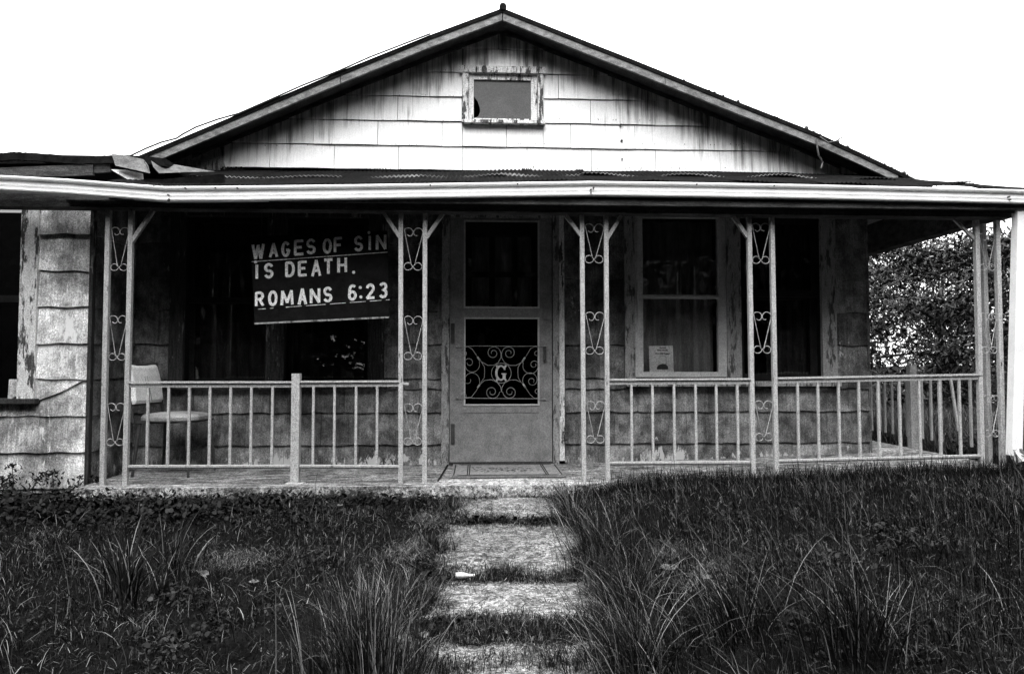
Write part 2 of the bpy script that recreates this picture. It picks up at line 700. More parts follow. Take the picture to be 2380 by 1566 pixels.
def shingle(x0, x1, z0, z1, Y, mat, parent, wave=0.0, ph=0.0, top=None, clip=None, lip=.016, gap=.003):
    """one siding shingle: top tucked in, butt edge standing proud, edge wavy if wave"""
    n = 10 if wave else 2
    m = MB()
    x0, x1 = x0 + gap / 2, x1 - gap / 2
    fr, bk = [], []
    for i in range(n):
        x = x0 + (x1 - x0) * i / (n - 1)
        zb = z0 + (wave * (math.sin(x * 26 + ph) + .5 * math.sin(x * 11 + 2 * ph)) if wave else random.uniform(-.0015, .0015))
        zt = z1 - .0005 if not callable(top) else min(z1, top(x))
        if callable(top) and zt < zb + .002:
            zt = zb + .002
        fr.append(((x, Y - lip, zb), (x, Y - .004, zt)))
    for i in range(n - 1):
        (b0, t0), (b1, t1) = fr[i], fr[i + 1]
        m.poly([b0, b1, t1, t0])
        m.poly([(b0[0], Y + .004, b0[2]), (b1[0], Y + .004, b1[2]), b1, b0])
        m.poly([t0, t1, (t1[0], Y + .004, t1[2]), (t0[0], Y + .004, t0[2])])
    for (b, t, s) in ((fr[0][0], fr[0][1], 1), (fr[-1][0], fr[-1][1], -1)):
        q = [b, t, (t[0], Y + .004, t[2]), (b[0], Y + .004, b[2])]
        m.poly(q if s > 0 else q[::-1])
    return m.build('shingle', mat, parent)


ZJ = [W(1165, v)[1] for v in (1078, 1031, 957, 903, 879, 801, 724, 648, 571, 494, 420)]
for k in range(len(ZJ) - 1):
    z0, z1 = ZJ[k], ZJ[k + 1]
    off = [.0, .31, .12, .12, .44, .2, .5, .05, .36, .16][k]
    x = X_IN - off
    while x < X_COR:
        xa, xb = max(x, X_IN), min(x + .61, X_COR + .01)
        for r in rects_minus((xa, xb, z0, z1), [HA, HD, HB]):
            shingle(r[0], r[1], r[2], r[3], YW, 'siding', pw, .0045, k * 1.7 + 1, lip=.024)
        x += .61

# right corner post and side wall of the house
sw = MB()
sw.box(X_COR - .02, X_COR + .0, YW + .13, 13, -.25, 2.5)
sw.box(X_IN, X_IN + .02, YW + .13, 13, -.25, 2.5)
sw.box(X_IN, X_COR, 12.9, 13.0, -.25, 2.5)
sw.box(X_IN, X_COR, YW + .13, 13, 2.44, 2.5)
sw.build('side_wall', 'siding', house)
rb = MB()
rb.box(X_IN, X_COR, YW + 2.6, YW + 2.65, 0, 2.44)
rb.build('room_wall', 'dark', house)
cp = MB()
cp.box(X_COR - .004, X_COR + .016, YW - .02, YW + .06, -.2, 2.3)
cp.build('corner_trim', 'siding', house)

# ---- wing (left)
WW = rect(-230, 52, 458, 927, YN)
WH = rect(-300, 92, 440, 936, YN)
wv = MB()
for r in rects_minus((-8.0, X_IN, -.4, 2.36), [WW]):
    wv.box(r[0], r[1], YN + .006, YN + .1, r[2], r[3])
wv.box(X_IN - .06, X_IN - .004, YN + .1, YW + .1, -.3, 2.36)
wv.box(-8.0, -7.9, YN + .1, 11, -.4, 2.36)
wv.box(-8.0, X_IN, 10.9, 11, -.4, 2.36)
wv.box(-8.0, X_IN - .06, YN + 2, YN + 2.06, -.3, 2.36)
ww = wv.build('wing_wall', 'dark', house)
WJ = [W(150, v, YN)[1] for v in (1170, 1134, 1050, 966, 881, 798, 713, 630, 545, 460, 400)]
for k in range(len(WJ) - 1):
    z0, z1 = WJ[k], WJ[k + 1]
    off = [.35, .62, .27, .55, .5, .5, .5, .5, .5, .5][k]
    x = X_IN - off
    xs = []
    xb = X_IN - .004
    cuts = [xb]
    xx = X_IN - off
    while xx > -5.2:
        cuts.append(xx)
        xx -= .61
    cuts.append(-5.2)
    for a, b in zip(cuts[1:], cuts[:-1]):
        for r in rects_minus((a, b, z0, z1), [WH]):
            if k == 3 and b > X_IN - .1:      # the slipped piece with the slanting lower edge
                xl, xr = r[0], r[1]
                zt = z1
                def slope(x, xl=xl, xr=xr, zt=zt):
                    t = (x - xl) / (xr - xl)
                    return zt - .16 + .16 * t ** 1.2
                shingle(r[0], r[1], r[2], r[3], YN, 'wing', ww, .003, k, top=slope)
                m = MB()
                n = 9
                pts = []
                for i in range(n):
                    t = i / (n - 1)
                    x = xl + (xr - xl) * t
                    pts.append((x, YN - .020, slope(x) + .002 + .003 * math.sin(9 * t)))
                pts += [(xr, YN - .010, zt), (xl, YN - .010, zt)]
                m.prism(pts, .016)
                m.build('shingle', 'wing', ww)
            else:
                shingle(r[0], r[1], r[2], r[3], YN, 'wing', ww, .0042, k * 2.1, lip=.022)
# side wall of the wing inside the porch
for k in range(len(WJ) - 1):
    z0, z1 = WJ[k], WJ[k + 1]
    m = MB()
    n = 8
    for i in range(n - 1):
        ya_, yb_ = YN + .02 + (YW - YN - .04) * i / (n - 1), YN + .02 + (YW - YN - .04) * (i + 1) / (n - 1)
        za, zb = z0 + .003 * math.sin(24 * ya_), z0 + .003 * math.sin(24 * yb_)
        m.poly([(X_IN + .018, ya_, za), (X_IN + .018, yb_, zb), (X_IN + .005, yb_, z1), (X_IN + .005, ya_, z1)])
        m.poly([(X_IN, ya_, za), (X_IN, yb_, zb), (X_IN + .018, yb_, zb), (X_IN + .018, ya_, za)])
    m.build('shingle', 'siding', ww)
wc = MB()
wc.box(X_IN - .004, X_IN + .022, YN - .022, YN + .02, -.3, 2.3)
wc.build('corner_trim', 'peel_dark', house)
# wing window
wg = MB()
c = rect(52, 92, 455, 926, YN)
wg.box(c[0], c[1], YN - .035, YN + .05, c[2], c[3])
c = rect(-300, 52, 440, 459, YN)
wg.box(c[0], c[1], YN - .033, YN + .05, c[2], c[3])
wwin = wg.build('window', 'peel', house)
m = MB()
c = rect(-300, 95, 926, 937, YN)
m.box(c[0], c[1], YN - .075, YN + .05, c[2], c[3])
m.build('sill', 'peel_dark', wwin)
m = MB()
m.box(WW[0], WW[1], YN + .06, YN + .064, WW[2], WW[3])
m.build('pane', 'screen', wwin)
m = MB()
c = rect(-230, 52, 684, 700, YN)
m.box(c[0], c[1], YN + .045, YN + .075, c[2], c[3])
m.build('sash', 'inner', wwin)


# ---- porch wall windows
def frame_boxes(m, r, w, y0, y1):
    x0, x1, z0, z1 = r
    m.box(x0, x0 + w, y0, y1, z0, z1)
    m.box(x1 - w, x1, y0, y1, z0, z1)
    m.box(x0 + w, x1 - w, y0, y1 - .001, z0, z0 + w)
    m.box(x0 + w, x1 - w, y0, y1 - .001, z1 - w, z1)


def curtain(x0, x1, z0, z1, y, mat, parent, amp=.02, k=60):
    m = MB()
    n = 40
    p = [(x0 + (x1 - x0) * i / n, y + amp * math.sin(k * (x0 + (x1 - x0) * i / n)) + .5 * amp * math.sin(k * .37 * i / n * 3)) for i in range(n + 1)]
    for i in range(n):
        m.poly([(p[i][0], p[i][1], z0), (p[i + 1][0], p[i + 1][1], z0), (p[i + 1][0], p[i + 1][1], z1), (p[i][0], p[i][1], z1)])
    return m.build('curtain', mat, parent, smooth=True)


# left twin window behind the sign
m = MB()
ca, cb, cm = rect(398, 431, 486, 893), rect(857, 893, 486, 893), rect(622, 664, 505, 893)
for c in (ca, cb):
    m.box(c[0], c[1], YW - .035, YW + .05, c[2], c[3])
ct = rect(398, 893, 484, 505)
m.box(ca[1], cb[0], YW - .033, YW + .05, ct[2], ct[3])
wA = m.build('window', 'peel_dark', house)
wA['label'] = 'twin sash window half hidden by the black sign'
m = MB()
m.box(cm[0], cm[1], YW - .032, YW + .05, cm[2], ct[2])
m.build('mullion', 'peel_dark', wA)
m = MB()
c = rect(392, 900, 893, 903)
m.box(c[0], c[1], YW - .075, YW + .05, c[2], c[3])
m.build('sill', 'peel_dark', wA)
for (x0, x1) in ((ca[1], cm[0]), (cm[1], cb[0])):
    zt, zb = ct[2], ca[2]
    zm = (zt + zb) / 2
    for (a, b, dy) in ((zm - .02, zt, .05), (zb, zm + .02, .085)):
        m = MB()
        frame_boxes(m, (x0, x1, a, b), .045, YW + dy, YW + dy + .032)
        sa = m.build('sash', 'inner', wA)
        m = MB()
        m.box(x0 + .04, x1 - .04, YW + dy + .014, YW + dy + .018, a + .04, b - .04)
        m.build('pane', 'glass', wA)
curtain(ca[1], cb[0], ca[2], ct[2], YW + .2, 'curtain_dark', wA)

# right window with aluminium storm frame
m = MB()
c1, c2, c3 = rect(1450, 1474, 484, 887), rect(1686, 1719, 484, 887), rect(1906, 1939, 484, 887)
for c in (c1, c2, c3):
    m.box(c[0], c[1], YW - .035, YW + .05, c[2], c[3])
ctp = rect(1450, 1939, 484, 503)
m.box(c1[1], c2[0], YW - .033, YW + .05, ctp[2], ctp[3])
m.box(c2[1], c3[0], YW - .033, YW + .05, ctp[2], ctp[3])
wB = m.build('window', 'peel_grey', house)
wB['label'] = 'pair of sash windows, the left one with an aluminium storm frame'
m = MB()
c = rect(1453, 1945, 886, 897)
m.box(c[0], c[1], YW - .08, YW + .05, c[2], c[3])
m.build('sill', 'peel_grey', wB)
m = MB()
o_ = rect(1474, 1686, 503, 876)
g_ = rect(1493, 1667, 508, 864)
m.box(o_[0], g_[0], YW - .02, YW + .03, o_[2], o_[3])
m.box(g_[1], o_[1], YW - .02, YW + .03, o_[2], o_[3])
m.box(g_[0], g_[1], YW - .019, YW + .03, o_[2], g_[2])
m.box(g_[0], g_[1], YW - .019, YW + .03, g_[3], o_[3])
for (u, dy) in ((1480, .026), (1672, .026)):      # raised tracks
    xx = W(u, 690)[0]
    m.box(xx, xx + .012, YW - dy, YW - .02, o_[2] + .01, o_[3] - .01)
m.build('storm_frame', 'alu', wB)
m = MB()
c = rect(1488, 1671, 686, 694)
m.box(c[0], c[1], YW - .030, YW + .02, c[2], c[3])
zz = (c[2] + c[3]) / 2
m.box(c[0] + .01, c[1] - .01, YW - .035, YW - .03, zz - .004, zz + .004)
m.build('meeting_rail', 'alu', wB)
m = MB()
m.box(g_[0], g_[1], YW + .004, YW + .008, zz + .01, g_[3])
m.build('pane', 'glass', wB)
m = MB()
m.box(g_[0], g_[1], YW + .012, YW + .016, g_[2], zz - .01)
m.build('pane', 'glass', wB)
m = MB()
xx = W(1580, 700)[0]
curtain(g_[0] - .02, g_[1] + .02, g_[2], g_[3], YW + .16, 'curtain', wB, .018, 40)
# far right window, dark sash
gC = rect(1719, 1906, 503, 887)
zm = W(1800, 684)[1]
for (a, b, dy) in ((zm - .02, gC[3], .03), (gC[2], zm + .02, .065)):
    m = MB()
    frame_boxes(m, (gC[0], gC[1], a, b), .06, YW + dy, YW + dy + .032)
    m.build('sash', 'inner', wB)
    m = MB()
    m.box(gC[0] + .05, gC[1] - .05, YW + dy + .014, YW + dy + .018, a + .05, b - .05)
    m.build('pane', 'glass', wB)
curtain(W(1800, 700)[0], gC[1], gC[2], gC[3], YW + .17, 'curtain_dark', wB, .016, 50)

# ---- doorway and screen door
m = MB()
dl, dr, dr2 = rect(1027, 1045, 486, 1077), rect(1284, 1298, 486, 1077), rect(1299, 1311, 486, 1077)
m.box(dl[0], dl[1], YW - .04, YW + .1, 0, dl[3])
m.box(dr[0], dr[1], YW - .04, YW + .1, 0, dr[3])
dt = rect(1027, 1298, 482, 508)
m.box(dl[1], dr[0], YW - .038, YW + .1, dt[2], dt[3])
dfm = m.build('door_frame', 'peel_grey', house)
m = MB()
m.box(dr2[0], dr2[1], YW - .03, YW + .02, .03, dr2[3])
m.build('trim_board', 'peel', dfm)
m = MB()
m.box(dl[1], dr[0], YW - .05, YW + .1, .002, .02)
m.build('threshold', 'peel_dark', dfm)

m = MB()
D = rect(1046, 1282, 509, 1071)
up_ = rect(1078, 1253, 514, 717)
lo_ = rect(1078, 1253, 738, 942)
kp_ = rect(1078, 1253, 958, 1060)
ST = 'door'
yd0, yd1 = YW - .028, YW + .012
m.box(D[0], up_[0], yd0, yd1, .024, D[3])
m.box(up_[1], D[1], yd0, yd1, .024, D[3])
m.box(up_[0], up_[1], yd0 + .001, yd1, up_[3], D[3])
m.box(up_[0], up_[1], yd0 + .001, yd1, lo_[3], up_[2])
m.box(up_[0], up_[1], yd0 + .001, yd1, kp_[3], lo_[2])
m.box(up_[0], up_[1], yd0 + .001, yd1, .024, .05)
door = m.build('door', ST, house)
door['label'] = 'aluminium screen door with scrollwork grille and letter G'
m = MB()
m.box(up_[0], up_[1], yd0 + .006, yd1 - .004, .05, kp_[3])
m.build('kick_panel', ST, door)
# glazing beads
m = MB()
for r in (up_, lo_):
    w = .014
    m.box(r[0], r[0] + w, yd0 - .006, yd0, r[2], r[3])
    m.box(r[1] - w, r[1], yd0 - .006, yd0, r[2], r[3])
    m.box(r[0] + w, r[1] - w, yd0 - .006, yd0, r[2], r[2] + w)
    m.box(r[0] + w, r[1] - w, yd0 - .006, yd0, r[3] - w, r[3])
m.build('glazing_bead', 'alu', door)
m = MB()
m.box(up_[0], up_[1], YW - .012, YW - .008, up_[2], up_[3])
m.build('pane', 'glass', door)
m = MB()
m.box(lo_[0], lo_[1], YW - .012, YW - .008, lo_[2], lo_[3])
m.build('screen', 'screen', door)
m = MB()
c = rect(1054, 1062, 1052 - 60, 1052)
for (v0, v1) in ((995, 1040), (1155 - 0, 1156)):
    pass
for (v0, v1) in ((752, 797), (984, 1029)):
    c = rect(1046, 1057, v0, v1)
    m.box(c[0] + .008, c[1], yd0 - .012, yd0, c[2], c[3])
m.build('hinge', 'iron_dark', door)
m = MB()
c = rect(1263, 1280, 717, 742)
m.box(c[0], c[1], yd0 - .02, yd0, c[2], c[3])
m.build('latch', ST, door)
m = MB()
c = rect(1262, 1268, 808, 838)
m.box(c[0], c[1], yd0 - .03, yd0, c[2], c[3])
m.build('handle', 'iron_dark', door)

# inner door with six lights
m = MB()
yi = YW + .075
iz0, iz1 = up_[2] - .1, D[3]
xs_ = [W(u, 600)[0] for u in (1046, 1098, 1151, 1164, 1221, 1235, 1282)]
ix = [W(u, 620)[0] for u in (1096, 1150, 1166, 1221, 1238, 1289)]
m.box(D[0], ix[0], yi, yi + .04, .03, D[3])
m.box(W(1238, 620)[0], D[1], yi, yi + .04, .03, D[3])
x1_, x2_ = ix[0], W(1238, 620)[0]
m.box(x1_, x2_, yi, yi + .04, .03, up_[2] + .02)
m.box(x1_, x2_, yi, yi + .04, W(1165, 545)[1], D[3])
m.build('inner_door', 'inner', dfm)
for (ua, ub) in ((1137, 1151), (1190, 1204)):
    m = MB()
    m.box(W(ua, 620)[0], W(ub, 620)[0], yi + .005, yi + .035, up_[2] + .02, W(1165, 545)[1])
    m.build('muntin', 'inner', dfm)
m = MB()
m.box(x1_, x2_, yi + .004, yi + .036, W(1165, 641)[1], W(1165, 629)[1])
m.build('muntin', 'inner', dfm)
curtain(x1_, x2_, up_[2], W(1165, 545)[1], yi + .06, 'curtain', dfm, .008, 70)


# ---- grille with scrolls on the screen door
def G(px, py):                      # pixel of the close-up to the grille plane
    return at((1530 + px / 6.524) * .68866, (1140 + py / 6.525) * .68866, yd0 - .014)


def spiral(c, r0, r1, a0, a1, n=26):
    out = []
    for i in range(n + 1):
        t = i / n
        a = math.radians(a0 + (a1 - a0) * t)
        r = r0 + (r1 - r0) * t ** .8
        out.append((c[0] + r * math.cos(a), c[1] - r * math.sin(a)))
    return out


m = MB()
gr = .0022
def wire(pts):
    m.tube([G(*p) for p in pts], gr, 5)
wire([(60, 200), (500, 178), (1000, 180), (1500, 185), (1880, 180), (2050, 175)])
wire([(55, 1322), (600, 1328), (1200, 1336), (1800, 1338), (2050, 1358)])
# four big S curves that end in spirals
wire([(200, 400), (290, 345), (260, 300)])
wire([(180, 260), (230, 205), (320, 192), (420, 250), (530, 420), (620, 530), (760, 605), (890, 600), (990, 540), (1050, 430), (1050, 350)] + spiral((880, 335), 168, 40, 0, 560))
wire([(1900, 215), (1800, 190), (1700, 240), (1590, 420), (1500, 545), (1380, 605), (1240, 605), (1130, 545), (1065, 440), (1062, 350)] + spiral((1228, 335), 165, 40, 180, -380))
wire([(190, 1260), (290, 1315), (400, 1300), (500, 1170), (580, 1030), (690, 935), (830, 920), (960, 970), (1040, 1070), (1060, 1180)] + spiral((850, 1190), 170, 40, 0, -560))
wire([(1900, 1310), (1800, 1335), (1700, 1260), (1600, 1110), (1500, 980), (1380, 925), (1250, 925), (1130, 990), (1070, 1090), (1062, 1180)] + spiral((1250, 1190), 165, 40, 180, 740))
# side scrolls
wire([(580, 500)] + spiral((410, 595), 172, 150, 20, -150, 14) + spiral((350, 545), 110, 45, 180, -180, 20))
wire([(580, 1010)] + spiral((400, 930), 180, 150, -10, 150, 14)[::1] + spiral((330, 930), 100, 45, 180, 540 - 150, 20))
wire([(1520, 530)] + spiral((1700, 620), 170, 165, 160, 340, 14) + spiral((1775, 590), 100, 40, 0, 400, 20))
wire([(1530, 1000)] + spiral((1690, 930), 165, 155, 200, 0, 14) + spiral((1730, 950), 110, 40, 0, -400, 20))
wire([(620, 535), (685, 640), (690, 760), (680, 880), (600, 990)])
wire([(1490, 540), (1425, 650), (1420, 760), (1430, 880), (1500, 985)])
for a in ((60, 230), (55, 1160)):
    wire(spiral((a[0] + 180, a[1] + 120), 70, 40, 200, -150, 14))
wire(spiral((1840, 345), 60, 40, 60, 330, 12))
wire(spiral((1850, 1180), 60, 40, 60, 330, 12))
wire(spiral((1056, 775), 218, 218, 0, 360, 36))
for (a, b) in (((530, 420), (585, 495)), ((1580, 430), (1520, 520)), ((580, 1030), (530, 1100)), ((1530, 1010), (1590, 1095))):
    m.tube([G(*a), G(*b)], .008, 5)
for (x, y) in ((75, 195), (2010, 180), (75, 1322), (2010, 1350)):
    m.tube([G(x, y), G(x, y) + Vector((0, .016, 0))], .009, 6)
m.build('grille', 'scroll', door, smooth=True)
# the letter in the ring
m = MB()
pts = []
for i in range(25):
    a = math.radians(40 + 280 * i / 24)
    pts.append((1045 + 98 * math.cos(a), 770 - 155 * math.sin(a)))
for i in range(24):
    p, q = G(*pts[i]), G(*pts[i + 1])
    wv_ = .012 if 5 < i < 18 else .009
    m.bar(p, q, wv_ * 1.6, .010 + .0001 * (i % 3))
m.bar(G(1118, 795), G(1118, 905), .026, .0106)
m.bar(G(1060, 790), G(1170, 790), .010, .0109)
m.bar(G(1128, 620), G(1128, 705), .014, .0103)
m.bar(G(950, 600), G(975, 650), .016, .0101)
m.bar(G(1160, 600), G(1130, 650), .016, .0101)
m.bar(G(950, 950), G(975, 900), .016, .0101)
m.bar(G(1160, 950), G(1130, 890), .016, .0101)
m.build('letter', 'iron', door)

# ---- gable
APX = at(1168, 20, YR)
LTOP = [(1168, 19), (1001, 81), (787, 167), (561, 262), (313, 366), (170, 428)]
RTOP = [(1168, 19), (1377, 102), (1472, 139), (1551, 171), (1708, 234), (1892, 306), (2000, 355), (2112, 408), (2190, 446)]


def rtop_z(x, Y=YW, drop=.085):
    """underside of the roof over x"""
    for tab in (LTOP, RTOP):
        P = [at(u, v, YR) for u, v in tab]
        for p, q in zip(P[:-1], P[1:]):
            a, b = min(p.x, q.x), max(p.x, q.x)
            if a <= x <= b:
                t = (x - p.x) / (q.x - p.x)
                return p.z + (q.z - p.z) * t - drop
    return 1.5


gm = MB()
xs = np.linspace(at(313, 366, YR).x, at(2085, 400, YR).x, 40)
aw = rect(1089, 1249, 173, 286)
top = [(float(x), YW + .008, rtop_z(float(x))) for x in xs]
# backing of the gable, left and right of the attic window
def gable_piece(xa, xb, zlo):
    g = [(xa, YW + .008, zlo)] + [(xb, YW + .008, zlo)]
    mid = [p for p in top if xa < p[0] < xb][::-1]
    g += [(xb, YW + .008, rtop_z(xb))] + mid + [(xa, YW + .008, rtop_z(xa))]
    gm.prism(g, .09)
gable_piece(top[1][0], aw[0], 2.2)
gable_piece(aw[1], top[-2][0], 2.2)
gable_piece(aw[0], aw[1], aw[3])
gm.box(aw[0], aw[1], YW + .008, YW + .098, 2.2, aw[2])
gab = gm.build('gable_wall', 'dark', house)
GJ = [W(1168, v)[1] for v in (412, 398, 342.5, 285.5, 228.5, 171.5, 115.5, 60, 15)]
AH = rect(1075, 1262, 160, 291)
GX = [None, 628, 729.5 - 149.6, 775.7 - 149.6, 850, 778, 860, 800]
pitch = 149.2
for k in range(1, len(GJ) - 1):
    z0, z1 = GJ[k], GJ[k + 1]
    vmid = (398, 370, 314, 257, 200, 143, 88, 30)[k]
    u = GX[k] - 3 * pitch
    while u < 2150:
        xa, xb = W(u, vmid)[0], W(u + pitch, vmid)[0]
        # the bottom course starts at the slanted patch on the left
        xa2 = max(xa, W(520, vmid)[0]) if k == 1 else (max(xa, W(505, vmid)[0]) if k == 2 else xa)
        if xb - xa2 > .03:
            for r in rects_minus((xa2, xb, z0, z1), [AH]):
                tm = max(rtop_z(r[0]), rtop_z(r[1]), rtop_z((r[0] + r[1]) / 2))
                if tm < r[2] + .01:
                    continue
                # cut along the roof line
                n = 7
                m = MB()
                g = .005 / 2
                x0, x1 = r[0] + g, r[1] - g
                pf_, pt_ = [], []
                lip = .018 + random.uniform(-.003, .003)
                jz = random.uniform(-.002, .002)
                for i in range(n):
                    x = x0 + (x1 - x0) * i / (n - 1)
                    zt = min(r[3] - .0045, rtop_z(x) + .02)
                    zb = min(r[2] + jz + .0015 * math.sin(13 * x + k), zt - .001)
                    f = (zt - r[2]) / max(r[3] - r[2], .01)
                    pf_.append((x, YW - lip, zb))
                    pt_.append((x, YW - lip + (lip - .004) * f, zt))
                for i in range(n - 1):
                    m.poly([pf_[i], pf_[i + 1], pt_[i + 1], pt_[i]])
                    m.poly([(pf_[i][0], YW + .006, pf_[i][2]), (pf_[i + 1][0], YW + .006, pf_[i + 1][2]), pf_[i + 1], pf_[i]])
                for i in (0, n - 1):
                    m.poly([pf_[i], pt_[i], (pt_[i][0], YW + .006, pt_[i][2]), (pf_[i][0], YW + .006, pf_[i][2])])
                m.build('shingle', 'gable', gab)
        u += pitch
m = MB()
m.prism([at(u, v, YW - .026) for u, v in ((511, 343), (527, 402), (340, 402), (372, 362), (440, 336))][::-1], .02)
m.build('patch_board', 'peel_grey', gab)
m = MB()
for (u, v, r) in ((1443, 290, .009), (1445, 327, .010), (1446, 369, .007), (1240, 388, .005), (1580, 391, .005)):
    p = at(u, v, YW - .026)
    m.tube([p, p + Vector((0, .012, 0))], r, 8)
for k in range(150):
    u, row = random.uniform(560, 1850), random.choice((392, 336, 279, 222, 165))
    p = at(u, row + random.uniform(-3, 2), YW - .021)
    if rtop_z(p.x) < p.z + .12 or (AH[0] - .02 < p.x < AH[1] + .02 and AH[2] - .03 < p.z < AH[3] + .03):
        continue
    m.tube([p, p + Vector((0, .012, 0))], .0032, 6)
o = m.build('nail_head', 'iron_dark', gab)
o['kind'] = 'stuff'

# attic window
m = MB()
c1, c2, ch, cs = rect(1075, 1089, 173, 286), rect(1249, 1262, 173, 286), rect(1068, 1268, 159, 174), rect(1074, 1266, 285, 291.5)
m.box(c1[0], c1[1], YW - .035, YW + .06, c1[2], c1[3])
m.box(c2[0], c2[1], YW - .035, YW + .06, c2[2], c2[3])
m.box(ch[0], ch[1], YW - .045, YW + .06, ch[2], ch[3])
watt = m.build('window', 'peel', house)
watt['label'] = 'small attic window with a dusty pane broken at its corner'
m = MB()
m.box(cs[0], cs[1], YW - .065, YW + .06, cs[2], cs[3])
m.build('sill', 'peel', watt)
m = MB()
so = (c1[1] + .003, c2[0] - .003, cs[3], ch[2])
pi = rect(1101, 1234, 187, 277)
m.box(so[0], pi[0], YW - .012, YW + .03, so[2], so[3])
m.box(pi[1], so[1], YW - .012, YW + .03, so[2], so[3])
m.box(pi[0], pi[1], YW - .011, YW + .03, so[2], pi[2])
m.box(pi[0], pi[1], YW - .011, YW + .03, pi[3], so[3])
m.build('sash', 'peel', watt)
m = MB()
hole = [(1100, 224), (1104, 228), (1110, 236), (1115, 250), (1116, 260), (1112, 270), (1107, 273), (1100, 275)]
hp = [at(u, v, YW + .008) for u, v in hole]
pane = [at(1101, 187, YW + .008), at(1234, 187, YW + .008), at(1234, 277, YW + .008), at(1101, 277, YW + .008)]
pane[0].x = pane[3].x = pi[0] - .005
m.poly([pane[0]] + hp + [pane[3], pane[2], pane[1]])
m.poly([(p[0], p[1] + .004, p[2]) for p in [pane[1], pane[2], pane[3]] + hp[::-1] + [pane[0]]])
m.build('pane', 'dust', watt)

# ---- main roof
rm = MB()
def roof_side(tab):
    P = [at(u, v, YR - .02) for u, v in tab]
    for p, q in zip(P[:-1], P[1:]):
        d = Vector((0, 0, .035))
        Yb = 13.3
        rm.hexa([p - d, q - d, q, p], [(p.x, Yb, p.z - .035), (q.x, Yb, q.z - .035), (q.x, Yb, q.z), (p.x, Yb, p.z)])
roof_side(LTOP)
roof_side(RTOP)
roof = rm.build('roof', 'roof', house)
def rake_board(tab, a, b):
    P = [at(u, v, YR) for u, v in tab]
    m = MB()
    pts = []
    n = 10
    L = []
    for i in range(n + 1):
        x = a + (b - a) * i / n
        L.append((x, rtop_z(x, drop=.036)))
    for (x0, z0), (x1, z1) in zip(L[:-1], L[1:]):
        m.hexa([(x0, YR - .012, z0), (x1, YR - .012, z1), (x1, YR - .012, z1 - .072), (x0, YR - .012, z0 - .072)],
               [(x0, YR + .014, z0), (x1, YR + .014, z1), (x1, YR + .014, z1 - .072), (x0, YR + .014, z0 - .072)])
    m.build('rake_board', 'rake', roof)
xl_ = at(170, 428, YR).x
xr_ = at(2085, 397, YR).x
xa_ = at(1168, 20, YR).x
rake_board(LTOP, xl_, at(792, 172, YR).x - .003)
rake_board(LTOP, at(792, 172, YR).x + .003, xa_ - .004)
rake_board(RTOP, xa_ + .004, at(1545, 170, YR).x - .003)
rake_board(RTOP, at(1545, 170, YR).x + .003, at(1898, 312, YR).x - .004)
rake_board(RTOP, at(1898, 312, YR).x + .004, xr_)
m = MB()
L = np.linspace(xl_, xr_, 40)
for x0, x1 in zip(L[:-1], L[1:]):
    x0, x1 = float(x0), float(x1)
    z0, z1 = rtop_z(x0, drop=.062), rtop_z(x1, drop=.062)
    m.hexa([(x0, YR + .016, z0), (x1, YR + .016, z1), (x1, YR + .016, z1 + .02), (x0, YR + .016, z0 + .02)],
           [(x0, YW + .2, z0), (x1, YW + .2, z1), (x1, YW + .2, z1 + .02), (x0, YW + .2, z0 + .02)])
m.build('soffit', 'ceiling', roof)
# frieze board under the soffit against the gable
m = MB()
L = np.linspace(at(420, 340, YR).x, at(1985, 352, YR).x, 40)
for x0, x1 in zip(L[:-1], L[1:]):
    x0, x1 = float(x0), float(x1)
    z0, z1 = rtop_z(x0, drop=.06), rtop_z(x1, drop=.06)
    m.hexa([(x0, YW - .03, z0), (x1, YW - .03, z1), (x1, YW - .03, z1 - .035), (x0, YW - .03, z0 - .035)],
           [(x0, YW - .004, z0), (x1, YW - .004, z1), (x1, YW - .004, z1 - .035), (x0, YW - .004, z0 - .035)])
m.build('frieze_board', 'board', roof)
# ridge cap end
m = MB()
pc = at(1169, 16, YR - .02)
m.tube([pc + Vector((0, -.01, .0)), pc + Vector((0, 7.7, .0))], .03, 8)
m.build('ridge_cap', 'roof', roof)
m = MB()
for i in range(240):
    if i < 26:
        u, v = 1168 + random.uniform(-26, 22), 20
    else:
        u = random.uniform(1580, 2110)
    x = at(u, 250, YR).x
    z = rtop_z(x, drop=0)
    s = random.uniform(.006, .02)
    y = YR + random.uniform(0, .3)
    p = Vector((x, y, z + s * .4))
    a = random.uniform(0, 6.28)
    m.hexa([p + Vector((s * math.cos(a + k * 1.57), s * math.sin(a + k * 1.57), -s * .6)) for k in range(4)],
           [p + Vector((.6 * s * math.cos(a + .4 + k * 1.57), .6 * s * math.sin(a + .4 + k * 1.57), s * random.uniform(.3, .9))) for k in range(4)])
db = m.build('roof_debris', 'bark', roof)
db['kind'] = 'stuff'
# bent metal and a loose strip on the right rake
m = MB()
m.tube([at(1905, 318, YR - .04), at(1925, 332, YR - .05), at(1945, 328, YR - .05), at(1958, 318, YR - .04)], .006, 5)
m.tube([at(1898, 322, YR - .03), at(1900, 345, YR - .03), at(1903, 362, YR - .02), at(1912, 378, YR), at(1908, 392, YR)], .008, 5)
m.build('loose_flashing', 'flash', roof)

